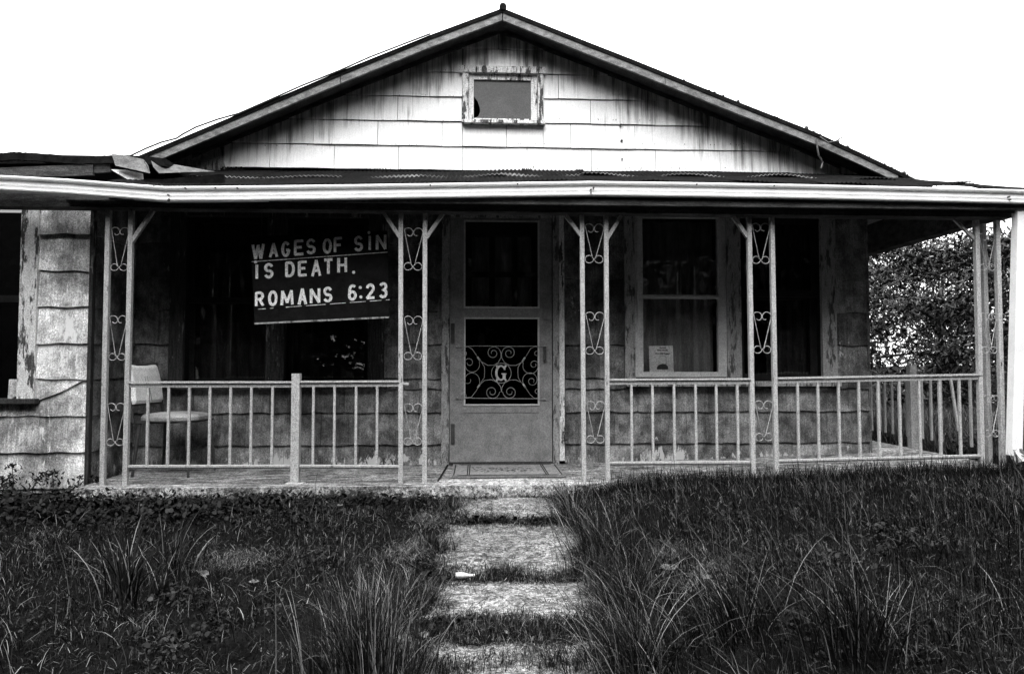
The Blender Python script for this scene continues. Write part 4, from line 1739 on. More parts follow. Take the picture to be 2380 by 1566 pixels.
# ------------------------------------------------------------------ chair on the porch
def build_chair():
    c = at(407, 1085, 5.42)
    c.z = 0
    root = empty('chair', c)
    tag(root, 'vinyl dining chair with a pale backrest at the left end of the porch', 'chair')
    a = math.radians(7)
    fwd = Vector((math.cos(a), -math.sin(a), 0))
    sid = Vector((math.sin(a), math.cos(a), 0))      # to the back left of the sitter
    up = Vector((0, 0, 1))
    P = lambda f, s, z: c + fwd * f + sid * s + up * z
    # seat: rounded thick cushion
    m = MB()
    n = 24
    rings = []
    for (sc, z) in ((.86, .40), (1.0, .415), (1.0, .437), (.93, .455), (.6, .466), (.0, .47)):
        r = []
        for i in range(n):
            t = 2 * math.pi * i / n
            ex = 2.6
            x = math.copysign(abs(math.cos(t)) ** (2 / ex), math.cos(t)) * .225 * sc
            y = math.copysign(abs(math.sin(t)) ** (2 / ex), math.sin(t)) * .215 * sc
            r.append(P(x, y, z))
        rings.append(r)
    for ra, rb_ in zip(rings[:-1], rings[1:]):
        m.hexa if False else None
        for i in range(n):
            j = (i + 1) % n
            m.poly([ra[i], ra[j], rb_[j], rb_[i]])
    m.poly(rings[0][::-1])
    m.build('seat', 'seat', root, smooth=True)
    # backrest cushion, leaning
    m = MB()
    b = lambda s, h, d: P(-.215 - .20 * (h - .45) + d, s, h)
    hs = [.535, .56, .65, .74, .80, .82]
    prof = [.0, .022, .030, .030, .022, .0]
    ss = [-.19, -.17, -.06, .06, .17, .19]
    grid = []
    for hi, h in enumerate(hs):
        row = []
        for si, s in enumerate(ss):
            bow = .5 * (1 - (s / .19) ** 2)
            edge = min(1, (1 - abs(s) / .19) * 8)
            hh = h + (.014 * (abs(s) / .19) ** 2 if hi > 3 else 0)
            row.append(b(s, hh, (.012 + prof[hi]) * edge - .03 * bow * .4))
        grid.append(row)
    for i in range(5):
        for j in range(5):
            m.poly([grid[i][j], grid[i + 1][j], grid[i + 1][j + 1], grid[i][j + 1]])
    m.build('backrest', 'cushion', root, smooth=True)
    m = MB()
    for s in (-.02, .01):
        m.tube([b(s, .55, .034), b(s - .01, .66, .036), b(s - .012, .74, .034)], .004, 5)
    m.build('crease', 'seat', root)
    m = MB()
    m.hexa([b(-.195, .52, -.004), b(.195, .52, -.004), b(.195, .835, -.004), b(-.195, .835, -.004)],
           [b(-.195, .52, -.018), b(.195, .52, -.018), b(.195, .835, -.018), b(-.195, .835, -.018)])
    for s in (-.20, .20):
        m.tube([b(s, .40, -.01), b(s, .62, -.008), b(s, .835, 0.0)], .012, 7)
    m.tube([b(-.20, .834, .004), b(-.1, .828, -.006), b(0, .826, -.01), b(.1, .828, -.006), b(.20, .834, .004)], .013, 7)
    m.build('back_frame', 'iron_dark', root)
    m = MB()
    for (f0, s0) in ((.19, .18), (.19, -.18), (-.19, .18), (-.19, -.18)):
        pass
    m.box(0, 0, 0, 0, 0, 0) if False else None
    fr = [P(.2, .19, .395), P(.2, -.19, .395), P(-.2, -.19, .395), P(-.2, .19, .395)]
    m.hexa(fr, [p + up * .012 for p in fr])
    m.build('seat_frame', 'iron_dark', root)
    for (f0, s0) in ((1, 1), (1, -1), (-1, 1), (-1, -1)):
        m = MB()
        m.tube([P(f0 * .18, s0 * .17, .398), P(f0 * .215, s0 * .195, .0)], .014, 7, .010)
        m.build('leg', 'iron_dark', root)


build_chair()

# ------------------------------------------------------------------ doormat
m = MB()
mt = [atz(1062, 1077, .012), atz(1292, 1077, .012), atz(1318, 1108, .012), atz(1046, 1108, .012)]
y0, y1 = mt[3].y, mt[0].y - .02
x0, x1 = mt[3].x, mt[2].x
mat_root = empty('doormat', ((x0 + x1) / 2, (y0 + y1) / 2, .006))
tag(mat_root, 'flat patterned doormat with a bordered panel before the screen door', 'doormat')
m.box(x0, x1, y0, y1, .0065, .013)
m.build('mat', plain('mat_grey', .17, .95, .4, 40, 150, .6), mat_root)
m = MB()
w = .012
for (d, ww_) in ((.012, .006), (.05, .010), (.064, .006)):
    m.box(x0 + d, x1 - d, y0 + d, y0 + d + ww_, .013, .0155)
    m.box(x0 + d, x1 - d, y1 - d - ww_, y1 - d, .013, .0155)
for d in (.02, .12, .135):
    m.box(x0 + d, x0 + d + .008, y0 + .07, y1 - .07, .013, .0152)
    m.box(x1 - d - .008, x1 - d, y0 + .07, y1 - .07, .013, .0152)
m.build('border', 'dark', mat_root)
m = MB()
for i in range(130):
    px = (x0 + x1) / 2 + random.gauss(0, .14)
    py = (y0 + y1) / 2 + random.gauss(0, .07)
    if abs(px - (x0 + x1) / 2) > .27 or abs(py - (y0 + y1) / 2) > .13:
        continue
    s = random.uniform(.004, .011)
    m.hexa([(px - s, py, .013), (px, py - s * .5, .013), (px + s, py, .013), (px, py + s * .5, .013)],
           [(px - s, py, .015), (px, py - s * .5, .015), (px + s, py, .015), (px, py + s * .5, .015)])
o = m.build('pattern', 'inner', mat_root)
o['kind'] = 'stuff'

# ------------------------------------------------------------------ flyer in the window
YF = YW + .030
fl4 = [at(u, v, YF) for u, v in ((1510, 865), (1508, 804), (1564, 803), (1566, 865))]
fly = empty('flyer', (fl4[0] + fl4[3]) / 2)
tag(fly, 'white paper flyer with a tombstone drawing inside the storm window', 'flyer')
m = MB()
m.prism(fl4, .002)
m.build('sheet', 'paper', fly)


def F(px, py, y=YF):
    return at((2180 + px / 14.23) * .68866, (1150 + py / 14.23) * .68866, y)


def text_mesh(body, size, centre, width, parent, mat):
    cu = bpy.data.curves.new('print', 'FONT')
    cu.body = body
    cu.size = size
    cu.align_x = 'CENTER'
    cu.offset = .0012
    ob = bpy.data.objects.new('print', cu)
    COL.objects.link(ob)
    bpy.context.view_layer.update()
    dg = bpy.context.evaluated_depsgraph_get()
    me = bpy.data.meshes.new_from_object(ob.evaluated_get(dg))
    bpy.data.objects.remove(ob)
    bpy.data.curves.remove(cu)
    co = np.zeros(len(me.vertices) * 3)
    me.vertices.foreach_get('co', co)
    co = co.reshape(-1, 3)
    sc = width / max(co[:, 0].max() - co[:, 0].min(), 1e-6)
    q = np.stack([centre[0] + co[:, 0] * sc, np.full(len(co), centre[1]), centre[2] + co[:, 1]], 1)
    me.vertices.foreach_set('co', q.ravel())
    me.materials.clear()
    me.materials.append(MT[mat])
    me.update()
    o = bpy.data.objects.new('print', me)
    COL.objects.link(o)
    setpar(o, parent)
    return o


wf = (F(1150, 600) - F(430, 600)).length
text_mesh('When You Die', .020, F(790, 485, YF - .001), wf * .72, fly, 'ink')
text_mesh('What Will Happen?', .020, F(790, 650, YF - .001), wf, fly, 'ink')
text_mesh('ask yourself', .010, F(790, 350, YF - .001), wf * .5, fly, 'ink')
m = MB()
ys = YF - .0012
ring = [(640, 1120), (625, 800), (700, 745), (800, 715), (900, 735), (970, 790), (975, 1120)]
for p, q in zip(ring[:-1], ring[1:]):
    m.bar(F(*p, ys), F(*q, ys), .0022, .0006)
md = [(520, 1370), (550, 1220), (640, 1140), (800, 1100), (950, 1120), (1040, 1200), (1080, 1330), (1040, 1370)]
m.prism([F(*p, ys) for p in md], .0008)
m.build('tombstone_drawing', 'ink', fly)

# ------------------------------------------------------------------ cable along the left eave
m = MB()
m.tube([at(u, v, YR - .03) for u, v in ((296, 366), (340, 345), (375, 331), (410, 322), (425, 312), (455, 296), (505, 278), (555, 264), (610, 240), (700, 200), (790, 164), (860, 133), (940, 102), (1000, 79))], .0075, 5)
cb = m.build('cable', 'iron_dark')
tag(cb, 'thin black cable looping up along the left roof edge', 'cable')

# ------------------------------------------------------------------ hose tap stub by the door
pt = at(1317, 1005, YW - .03)
root = empty('outdoor_tap', pt)
tag(root, 'small dark hose tap low on the wall right of the door', 'tap')
m = MB()
pa = at(1313, 1011, YW - .02)
m.tube([pa, pa + Vector((0, -.07, 0)), pa + Vector((0, -.085, -.03))], .011, 7)
m.build('spout', 'iron_dark', root)
m = MB()
m.tube([pa + Vector((0, -.04, .0)), pa + Vector((0, -.04, .03))], .006, 6)
m.tube([pa + Vector((-.025, -.04, .032)), pa + Vector((.025, -.04, .032))], .007, 6)
m.build('handle', 'iron_dark', root)
m = MB()
m.tube([at(1282 + 12, 972 - 8, YW - .03), at(1300, 990, YW - .03), at(1313, 1009, YW - .03)], .003, 5)
m.build('wire', 'iron', root)


# ------------------------------------------------------------------ grass
def blades(x, y, z, L, w, az, lean, tone, segs=3):
    """curved tapering blades; returns verts, quads, tris, tone"""
    n = len(x)
    face = az + np.pi / 2 + rng.normal(0, .5, n)
    ts = np.linspace(0, 1, segs + 1)
    V = []
    T = []
    for i, t in enumerate(ts):
        bend = lean * (.42 + .58 * t ** 1.3)
        hx = L * np.sin(bend) * t
        hz = L * t * np.maximum(np.cos(bend), -.1)
        px = x + hx * np.cos(az)
        py = y + hx * np.sin(az)
        pz = z + hz
        if i < segs:
            ww = w * (1 - .75 * t ** 1.5) * .5
            ox, oy = np.cos(face) * ww, np.sin(face) * ww
            V += [np.stack([px - ox, py - oy, pz], 1), np.stack([px + ox, py + oy, pz], 1)]
            T += [tone, tone]
        else:
            V.append(np.stack([px, py, pz], 1))
            T.append(tone)
    k = len(V)
    Vv = np.stack(V, 1).reshape(-1, 3)
    Tt = np.stack(T, 1).reshape(-1)
    base = (np.arange(n) * k)[:, None]
    quads = np.concatenate([base + np.array([[2 * i, 2 * i + 1, 2 * i + 3, 2 * i + 2]]) for i in range(segs - 1)])
    tris = base + np.array([[2 * segs - 2, 2 * segs - 1, 2 * segs]])
    return Vv, quads, tris, Tt


def join(parts):
    Vs, Qs, Ts, Cs = [], [], [], []
    o = 0
    for V, Q, T, C in parts:
        Vs.append(V)
        Qs.append(Q + o)
        Ts.append(T + o)
        Cs.append(C)
        o += len(V)
    return np.concatenate(Vs), np.concatenate(Qs), np.concatenate(Ts), np.concatenate(Cs)


def in_poly(px, py, poly):
    inside = np.zeros(len(px), bool)
    n = len(poly)
    for i in range(n):
        x1, y1 = poly[i]
        x2, y2 = poly[(i + 1) % n]
        c = ((y1 > py) != (y2 > py)) & (px < (x2 - x1) * (py - y1) / (y2 - y1 + 1e-12) + x1)
        inside ^= c
    return inside


def shrink(poly, s):
    cx = sum(p[0] for p in poly) / len(poly)
    cy = sum(p[1] for p in poly) / len(poly)
    return [(cx + (p[0] - cx) * s, cy + (p[1] - cy) * s) for p in poly]


def vnoise(x, y, f, seed=0.0):
    return (np.sin(x * f + 1.7 * np.sin(y * f * .8 + seed)) * np.sin(y * f * 1.1 + 1.3 * np.sin(x * f * .9 + seed * 2)) + 1) / 2


def allowed(x, y, loose=.93):
    ok = ~((y > 4.735) & (x > xw_l - .02) & (x < x_slab_r + .03))
    ok &= ~((y > ya - .02) & (x > a0 + .02) & (x < a1 - .02))
    ok &= ~((y > 5.1) & (x < xw_l))
    for p in slab_poly:
        ok &= ~in_poly(x, y, shrink(p, loose))
    return ok


def tones(n, base, spread, dry, dryv):
    t = base * np.exp(rng.normal(0, spread, n))
    d = rng.random(n) < dry
    t[d] = 1.9 * dryv * np.exp(rng.normal(0, .25, d.sum()))
    return t


parts = []
# short turf everywhere in front of the porch
n = 250000
x = rng.uniform(-4.6, 5.6, n)
y = 1.5 + 3.4 * rng.random(n) ** .8
pn = vnoise(x, y, 2.1, 1) * .45 + vnoise(x, y, 6.3, 3) * .35 + vnoise(x, y, 15.0, 2) * .2
k = allowed(x, y, 1.0) & (rng.random(n) < .35 + 1.0 * pn)
x, y, pn = x[k], y[k], pn[k]
L = (.018 + .05 * rng.random(len(x)) ** 1.5) * (.5 + 1.1 * pn)
parts.append(blades(x, y, gz(x, y) - .003, L, .0018 + .002 * rng.random(len(x)), rng.uniform(0, 6.28, len(x)), rng.uniform(.1, 1.7, len(x)), tones(len(x), .03, .75, .16, .30) * (.2 + 1.5 * pn ** 1.4), 2))
# matted, flattened blades and thatch
n = 60000
x = rng.uniform(-4.6, 5.6, n)
y = rng.uniform(1.5, 4.7, n)
pn = vnoise(x, y, 3.1, 7) * .55 + vnoise(x, y, 8.3, 5) * .45
k = allowed(x, y, .97) & (rng.random(n) < .1 + 1.0 * pn ** 2)
x, y, pn = x[k], y[k], pn[k]
L = .03 + .08 * rng.random(len(x)) ** 1.8
parts.append(blades(x, y, gz(x, y) + .014 * rng.random(len(x)), L, .0018 + .0016 * rng.random(len(x)), rng.uniform(0, 6.28, len(x)), rng.uniform(1.3, 2.0, len(x)), tones(len(x), .04, .7, .22, .32) * (.3 + 1.2 * pn), 2))
# thin grass on the left
n = 30000
x = rng.uniform(-4.6, .05, n)
y = rng.uniform(1.5, 4.5, n)
pn = vnoise(x, y, 2.6, 4)
k = allowed(x, y, 1.0) & (rng.random(n) < .10 + .8 * pn ** 2)
x, y, pn = x[k], y[k], pn[k]
L = .045 + .10 * rng.random(len(x)) ** 2.2
parts.append(blades(x, y, gz(x, y) - .004, L, .002 + .0024 * rng.random(len(x)), rng.uniform(0, 6.28, len(x)), rng.uniform(.05, 1.2, len(x)), tones(len(x), .035, .7, .14, .34), 3))
# tall grass leaning over to the left on the right hand side
n = 110000
x = rng.uniform(.30, 5.6, n)
y = rng.uniform(1.5, 4.74, n)
pn = vnoise(x, y, 1.9, 2) * .5 + vnoise(x, y, 5.1, 6) * .5
k = allowed(x, y, 1.0) & (rng.random(n) < .08 + .95 * pn ** 1.4) & (x > .42 - .06 * (4.7 - y))
x, y, pn = x[k], y[k], pn[k]
far = sstep(3.2, 4.6, y)
L = (.05 + .25 * rng.random(len(x)) ** 2.0) * (1 - .55 * far)
az = np.pi + .35 + rng.normal(0, .7, len(x))
parts.append(blades(x, y, gz(x, y) - .004, L, .0018 + .003 * rng.random(len(x)) ** 2.5, az, np.clip(rng.normal(.62, .34, len(x)), .03, 1.5), tones(len(x), .03, .7, .22, .32) * (.35 + 1.2 * pn), 3))
# rim of grass along the porch edge on the right
n = 6500
x = rng.uniform(.5, 4.3, n)
y = rng.uniform(4.50, 4.735, n)
L = .05 + .12 * rng.random(n) ** 1.8
parts.append(blades(x, y, gz(x, y) - .004, L, .0024 + .002 * rng.random(n), rng.uniform(0, 6.28, n), rng.uniform(.1, 1.2, n), tones(n, .022, .4, .06, .26)))
# and a lower one on the left
n = 3600
x = rng.uniform(-2.9, -.3, n)
y = rng.uniform(4.55, 4.79, n)
L = .03 + .07 * rng.random(n) ** 2
parts.append(blades(x, y, gz(x, y) - .004, L, .0024 + .0015 * rng.random(n), rng.uniform(0, 6.28, n), rng.uniform(.1, 1.2, n), tones(n, .022, .4, .06, .22)))
# short growth creeping over the edges of the slabs
for poly in slab_poly:
    cx_, cy_ = np.mean([p[0] for p in poly]), np.mean([p[1] for p in poly])
    for _ in range(2):
        m_ = 3000
        i_ = rng.integers(0, len(poly), m_)
        t_ = rng.random(m_)
        P_ = np.array(poly)
        Q_ = np.roll(P_, -1, 0)
        e_ = P_[i_] * (1 - t_)[:, None] + Q_[i_] * t_[:, None]
        f_ = 1.04 - np.abs(rng.normal(0, .13, m_)) * (.3 + 1.6 * vnoise(e_[:, 0], e_[:, 1], 7.0, 2))
        x = cx_ + (e_[:, 0] - cx_) * f_
        y = cy_ + (e_[:, 1] - cy_) * f_
        L = .015 + .05 * rng.random(m_) ** 1.5
        parts.append(blades(x, y, gz(x, y) + .002, L, .002 + .0022 * rng.random(m_), rng.uniform(0, 6.28, m_), rng.uniform(.4, 2.0, m_), tones(m_, .045, .5, .2, .26)))
# dead blades and crumbs lying on the slabs
for poly in slab_poly:
    P_ = np.array(poly)
    m_ = 700
    x = rng.uniform(P_[:, 0].min(), P_[:, 0].max(), m_)
    y = rng.uniform(P_[:, 1].min(), P_[:, 1].max(), m_)
    k = in_poly(x, y, poly) & (rng.random(m_) < .15 + .85 * vnoise(x, y, 9.0, 3))
    x, y = x[k], y[k]
    parts.append(blades(x, y, gz(x, y) + .019, .015 + .04 * rng.random(len(x)) ** 2, .0018 + .003 * rng.random(len(x)), rng.uniform(0, 6.28, len(x)), rng.uniform(1.45, 1.6, len(x)), tones(len(x), .03, .6, .35, .35), 2))
# tufts in the joints of the path
for (uu, vv, su, cnt, hh) in ((1180, 1213, 120, 800, .032), (1190, 1346, 150, 1000, .042), (1180, 1345, 50, 360, .07), (1180, 1472, 190, 2400, .06), (1165, 1148, 120, 700, .04), (1180, 1190, 60, 160, .05),
                              (1290, 1150, 40, 500, .07), (1040, 1180, 30, 600, .08), (1010, 1280, 30, 700, .09), (985, 1400, 40, 800, .09), (1340, 1230, 30, 500, .10), (1380, 1330, 40, 700, .12), (1130, 1555, 120, 900, .05), (1290, 1540, 60, 500, .07), (1020, 1560, 60, 600, .06)):
    c = atg(uu, vv)
    s = su / 2380 * 1.49 * c.y
    x = rng.normal(c.x, s * .55, cnt)
    y = rng.normal(c.y, .045, cnt) + .03 * np.sin(x * 14)
    L = hh * (.35 + rng.random(cnt))
    parts.append(blades(x, y, gz(x, y) - .004, L, .0024 + .002 * rng.random(cnt), rng.uniform(0, 6.28, cnt), rng.uniform(.1, 1.3, cnt), tones(cnt, .03, .55, .2, .26)))
for (uu, vv, su, sy, cnt) in ((555, 1312, 90, .09, 900), (960, 1290, 60, .10, 900), (1000, 1215, 45, .08, 600), (930, 1530, 60, .05, 700), (1640, 1345, 80, .08, 700), (1560, 1290, 50, .07, 500)):
    c = atg(uu, vv)
    x = rng.normal(c.x, su / 2380 * 1.49 * c.y * .6, cnt)
    y = rng.normal(c.y, sy, cnt)
    parts.append(blades(x, y, gz(x, y) + .012 + .014 * rng.random(cnt), .02 + .07 * rng.random(cnt) ** 1.6, .002 + .002 * rng.random(cnt), rng.uniform(0, 6.28, cnt), rng.uniform(1.2, 1.9, cnt), tones(cnt, .16, .6, .25, .25), 2))
# field beyond the side railing
n = 70000
x = rng.uniform(X_SIDE + .05, 12, n)
y = rng.uniform(4.8, 10.8, n)
k = ~((x < X_SIDE + .12) & (y < 5.4))
x, y = x[k], y[k]
L = .08 + .22 * rng.random(len(x))
parts.append(blades(x, y, gz(x, y) - .01, L, .006 + .004 * rng.random(len(x)), rng.uniform(0, 6.28, len(x)), rng.uniform(.1, .9, len(x)), tones(len(x), .19, .5, .12, .2)))
V, Q, T, C = join(parts)
o = np_mesh('grass', V, T, C, 'grass', quads=Q)
tag(o, 'uncut grass and dry stalks covering the yard', 'grass', kind='stuff')


def tuft(u, v, cnt, L0, L1, spread, az0, azs, lean, label, base=.045, dry=.25, w=.0042):
    c = atg(u, v)
    r = np.abs(rng.normal(0, spread, cnt))
    a = rng.uniform(0, 6.28, cnt)
    x, y = c.x + r * np.cos(a), c.y + r * np.sin(a) * .7
    L = L0 + (L1 - L0) * rng.random(cnt) ** 1.2
    az = np.where(rng.random(cnt) < .35, a, az0 + rng.normal(0, azs, cnt))
    V, Q, T, C = blades(x, y, gz(x, y) - .005, L, w * (.5 + .7 * rng.random(cnt)), az, np.clip(rng.normal(lean * .85, .26, cnt), .05, 1.3), tones(cnt, base, .45, dry, .34), 5)
    root = empty('grass_tuft', c)
    tag(root, label, 'grass tuft', 'tall tufts of long grass')
    o = np_mesh('blade', V, T, C, 'grass', root, quads=Q)
    o['kind'] = 'stuff'
    return root


tuft(850, 1600, 950, .18, .46, .11, 2.0, 1.0, .5, 'big fountain shaped grass tuft left of the lowest path slab')
tuft(905, 1450, 340, .12, .28, .07, 2.6, .8, .6, 'grass tuft touching the left side of the third path slab')
tuft(290, 1395, 150, .20, .42, .12, 2.4, 1.0, .6, 'sparse wide bladed grass tuft in the dark left yard', 0.036, .25, .008)
tuft(400, 1330, 60, .16, .34, .10, .6, .8, .6, 'thin grass tuft below the left end of the railing', 0.036, .3, .008)
tuft(1395, 1300, 420, .16, .40, .09, 2.9, .5, .7, 'tall grass tuft bending over the path from the right', 0.042, .2)
tuft(1330, 1215, 260, .14, .34, .07, 2.8, .6, .8, 'grass tuft at the right edge of the second path slab', 0.039, .2)
tuft(1460, 1420, 260, .20, .42, .10, 3.0, .5, .8, 'long bladed tuft right of the third path slab', 0.045, .2)
tuft(1480, 1560, 380, .20, .45, .12, 3.0, .6, .7, 'coarse grass tuft at the bottom edge right of the path', 0.048, .2)
tuft(2000, 1530, 360, .22, .46, .14, 2.9, .7, .6, 'tall dark tuft in the lower right of the yard', 0.030, .14)
tuft(1720, 1480, 320, .20, .42, .13, 2.9, .7, .7, 'tall tuft in the yard below the brace of the fourth column', 0.042, .16)

# long seed stalks
def stalk(u, v, u2, v2, label, head=.012):
    c = atg(u, v)
    d = at(u2, v2, c.y - .02)
    root = empty('seed_stalk', c)
    tag(root, label, 'grass stalk', 'tall seed stalks in the grass')
    m = MB()
    m.tube([c, c.lerp(d, .5) + Vector((.012, 0, .0)), d], .0022, 4, .0014)
    m.build('stem', 'dead_leaf', root)
    m = MB()
    e = (d - c).normalized()
    m.tube([d, d + e * head, d + e * head * 3, d + e * head * 5], .003, 5, .0012)
    m.build('seed_head', 'dead_leaf', root)


stalk(1572, 1210, 1560, 1010, 'tall pale seed stalk standing before the railing right of the door')
stalk(1430, 1430, 1372, 1352, 'short seed stalk leaning over the right edge of the path')
stalk(720, 1200, 734, 1120, 'seed stalk beside the middle post of the left railing')

# ------------------------------------------------------------------ low broad leaves beside the porch and path
def leaf_discs(x, y, z, r, tone, tilt=.5):
    n = len(x)
    k = 6
    a0_ = rng.uniform(0, 6.28, n)
    tx, ty = rng.normal(0, tilt, n), rng.normal(0, tilt, n)
    V = []
    for i in range(k):
        a = a0_ + i * 2 * np.pi / k
        rr = r * (1 + .18 * (i % 2))
        dx, dy = rr * np.cos(a), rr * np.sin(a)
        V.append(np.stack([x + dx, y + dy, z + tx * dx + ty * dy], 1))
    V = np.stack(V, 1).reshape(-1, 3)
    b = (np.arange(n) * k)[:, None]
    Q = np.concatenate([b + np.array([[0, 1, 2, 3]]), b + np.array([[0, 3, 4, 5]])])
    return V, Q, np.zeros((0, 3), int), np.repeat(tone, k)


parts = []
def patch(u, v, su, sy, cnt, h, r=.0105, base=.013):
    c = atg(u, v)
    s = su / 2380 * 1.49 * c.y
    x, y = rng.normal(c.x, s, cnt), rng.normal(c.y, sy, cnt)
    kk = allowed(x, y, .97)
    x, y = x[kk], y[kk]
    e = np.exp(-((x - c.x) / (1.6 * s)) ** 2)
    parts.append(leaf_discs(x, y, gz(x, y) + h * rng.random(len(x)) * (.4 + e), r * (.5 + .8 * rng.random(len(x))), tones(len(x), base, .4, .012, .06)))
for a in ((960, 1150, 90, .09, 1500, .05), (1065, 1135, 30, .05, 500, .05), (1110, 1140, 40, .03, 320, .035), (1215, 1143, 50, .02, 300, .03), (1300, 1130, 26, .06, 700, .11, .017), (1345, 1120, 40, .06, 700, .08),
          (1120, 1218, 45, .03, 420, .03), (1270, 1216, 40, .03, 300, .03), (700, 1170, 190, .12, 2200, .05), (420, 1200, 190, .14, 2200, .06), (1000, 1355, 30, .05, 260, .03), (1060, 1440, 60, .05, 350, .02),
          (1800, 1110, 160, .07, 900, .05), (150, 1190, 150, .14, 1500, .08), (2312, 1085, 34, .07, 900, .17), (2230, 1085, 60, .06, 500, .07)):
    patch(*a)
for _ in range(34):
    patch(random.choice((random.uniform(60, 1000), random.uniform(1400, 2300))), random.uniform(1180, 1540), random.uniform(20, 60), random.uniform(.03, .09), random.randint(50, 160), random.uniform(.02, .06), random.uniform(.005, .010), random.uniform(.012, .035))
V, Q, T, C = join(parts)
o = np_mesh('ground_cover', V, T, C, 'leaf', quads=Q)
tag(o, 'low dark broad leaved weeds along the porch edge and path', 'weeds', kind='stuff')


# dark flowering weeds against the wing wall
def weed(u, v, u2, v2, label, heads=1):
    c = atg(u, v)
    c.y = min(c.y, YN - .1)
    c = Vector((at(u, v, c.y).x, c.y, float(gz(c.x, c.y))))
    d = at(u2, v2, c.y)
    root = empty('weed_plant', c)
    tag(root, label, 'weed', 'dark flowering weeds by the wing wall')
    m = MB()
    m.tube([c, c.lerp(d, .4) + Vector((.01, 0, 0)), c.lerp(d, .8), d], .004, 5, .0022)
    m.build('stem', 'bark', root, smooth=True)
    n = 46
    t = rng.random(n) ** .9
    px = c.x + (d.x - c.x) * t + rng.normal(0, .035, n)
    py = c.y + rng.normal(0, .03, n)
    pz = c.z + (d.z - c.z) * t + rng.normal(0, .012, n)
    V, Q, T, C = blades(px, py, pz, .03 + .06 * rng.random(n) * (1.1 - t), np.full(n, .014), rng.uniform(0, 6.28, n), rng.uniform(.7, 1.7, n), tones(n, .022, .3, 0, .1), 3)
    o = np_mesh('foliage', V, T, C, 'leaf', root, quads=Q)
    o['kind'] = 'stuff'
    for h in range(heads):
        e = d + Vector((random.uniform(-.03, .03) * h, 0, random.uniform(-.03, .0) * h))
        m = MB()
        for i in range(11):
            a = i * 2 * math.pi / 11
            q = Vector((math.cos(a), math.sin(a), 0))
            s = Vector((-q.y, q.x, 0))
            l = .019 + .006 * random.random()
            b0, b1 = e + q * .004, e + q * l + Vector((0, 0, random.uniform(.0, .014)))
            m.hexa([b0 - s * .003, b0 + s * .003, b1 + s * .005, b1 - s * .005], [p + Vector((0, 0, .002)) for p in (b0 - s * .003, b0 + s * .003, b1 + s * .005, b1 - s * .005)])
        m.tube([e + Vector((0, 0, -.012)), e + Vector((0, 0, -.004)), e + Vector((0, 0, .006))], .009, 7, .006)
        m.build('flower_head', 'bark', root)


weed(28, 1130, 29, 1080, 'tallest dark flowering weed at the far left foot of the wing wall', 2)
weed(60, 1140, 97, 1099, 'dark weed with a ragged flower head under the wing window casing', 1)
weed(120, 1140, 122, 1098, 'pair of dark flower heads in the middle of the wing wall foot', 2)
weed(170, 1140, 187, 1108, 'small dark bud weed near the right end of the wing wall', 1)
weed(215, 1140, 226, 1110, 'spindly dark weed beside the wing corner and first column', 1)
weed(5, 1145, 4, 1110, 'low dark leafy weed cut by the left edge of the picture', 1)
m = None


# ------------------------------------------------------------------ litter in the yard
def dead_leaf(u, v, s, rot, label, tilt=.3):
    c = atg(u, v) + Vector((0, 0, .035))
    m = MB()
    top, bot = [], []
    n = 5
    ring = []
    for i in range(n + 1):
        t = i / n
        w_ = (.0, .20, .34, .16, .22, .0)[i] * random.uniform(.8, 1.2)
        ring.append((t - .5, w_))
    pts = [(a, b) for a, b in ring] + [(a, -b) for a, b in ring[::-1]]
    R = Matrix.Rotation(rot, 3, 'Z') @ Matrix.Rotation(tilt, 3, 'X')
    def tr(p, z):
        return c + R @ Vector((p[0] * s, p[1] * s, abs(p[1]) * s * .5 + (p[0] ** 2) * s * .6 + z))
    for i in range(n):
        a, b = ring[i], ring[i + 1]
        for sg in (1, -1):
            m.hexa([tr((a[0], 0), 0), tr((b[0], 0), 0), tr((b[0], sg * b[1]), 0), tr((a[0], sg * a[1]), 0)],
                   [tr((a[0], 0), .0012), tr((b[0], 0), .0012), tr((b[0], sg * b[1]), .0012), tr((a[0], sg * a[1]), .0012)])
    o = m.build('fallen_leaf', 'dead_leaf')
    tag(o, label, 'leaf', 'dry leaves lying in the grass')


dead_leaf(472, 1352, .06, 1.3, 'dry pale leaf standing in the short grass of the left yard', .9)
dead_leaf(930, 1508, .075, .2, 'pale curled leaf left of the lowest path slab', .4)
dead_leaf(984, 1498, .05, 1.1, 'small pale leaf next to the lowest path slab', .6)
dead_leaf(790, 1188, .04, .3, 'tiny pale leaf in the dark weeds below the middle railing post', .3)
dead_leaf(590, 1372, .05, .1, 'flat pale leaf between the standing leaf and the big tuft', .2)
dead_leaf(1555, 1340, .085, -.2, 'long dry leaf lying right of the path beside the tall grass', .3)
dead_leaf(1640, 1363, .06, .4, 'broad grey leaf right of the long dry leaf', .3)
dead_leaf(2120, 1185, .035, 1.4, 'small upright leaf in the right yard below the railing', .8)
dead_leaf(1175, 1490, .03, 1.4, 'tiny leaf in the grass above the lowest slab', .6)

# broken pale stick on the path
root = empty('broken_stick', atg(1080, 1353))
tag(root, 'bleached broken piece of wood lying on the third path slab', 'stick')
c = atg(1081, 1354)
m = MB()
ax = Vector((1, .02, .0))
pr = [(-.046, .0), (-.045, .013), (-.02, .0145), (.0, .013), (.012, .009), (.03, .007), (.046, .0065), (.0465, .0)]
ringz = []
for (dx, r) in pr:
    ringz.append([c + ax * dx + Vector((0, r * math.cos(i * math.pi / 4), .036 + r * math.sin(i * math.pi / 4) - dx * .03)) for i in range(8)])
for ra, rb_ in zip(ringz[:-1], ringz[1:]):
    for i in range(8):
        j = (i + 1) % 8
        m.poly([ra[i], ra[j], rb_[j], rb_[i]])
m.build('wood', 'deadwood', root)

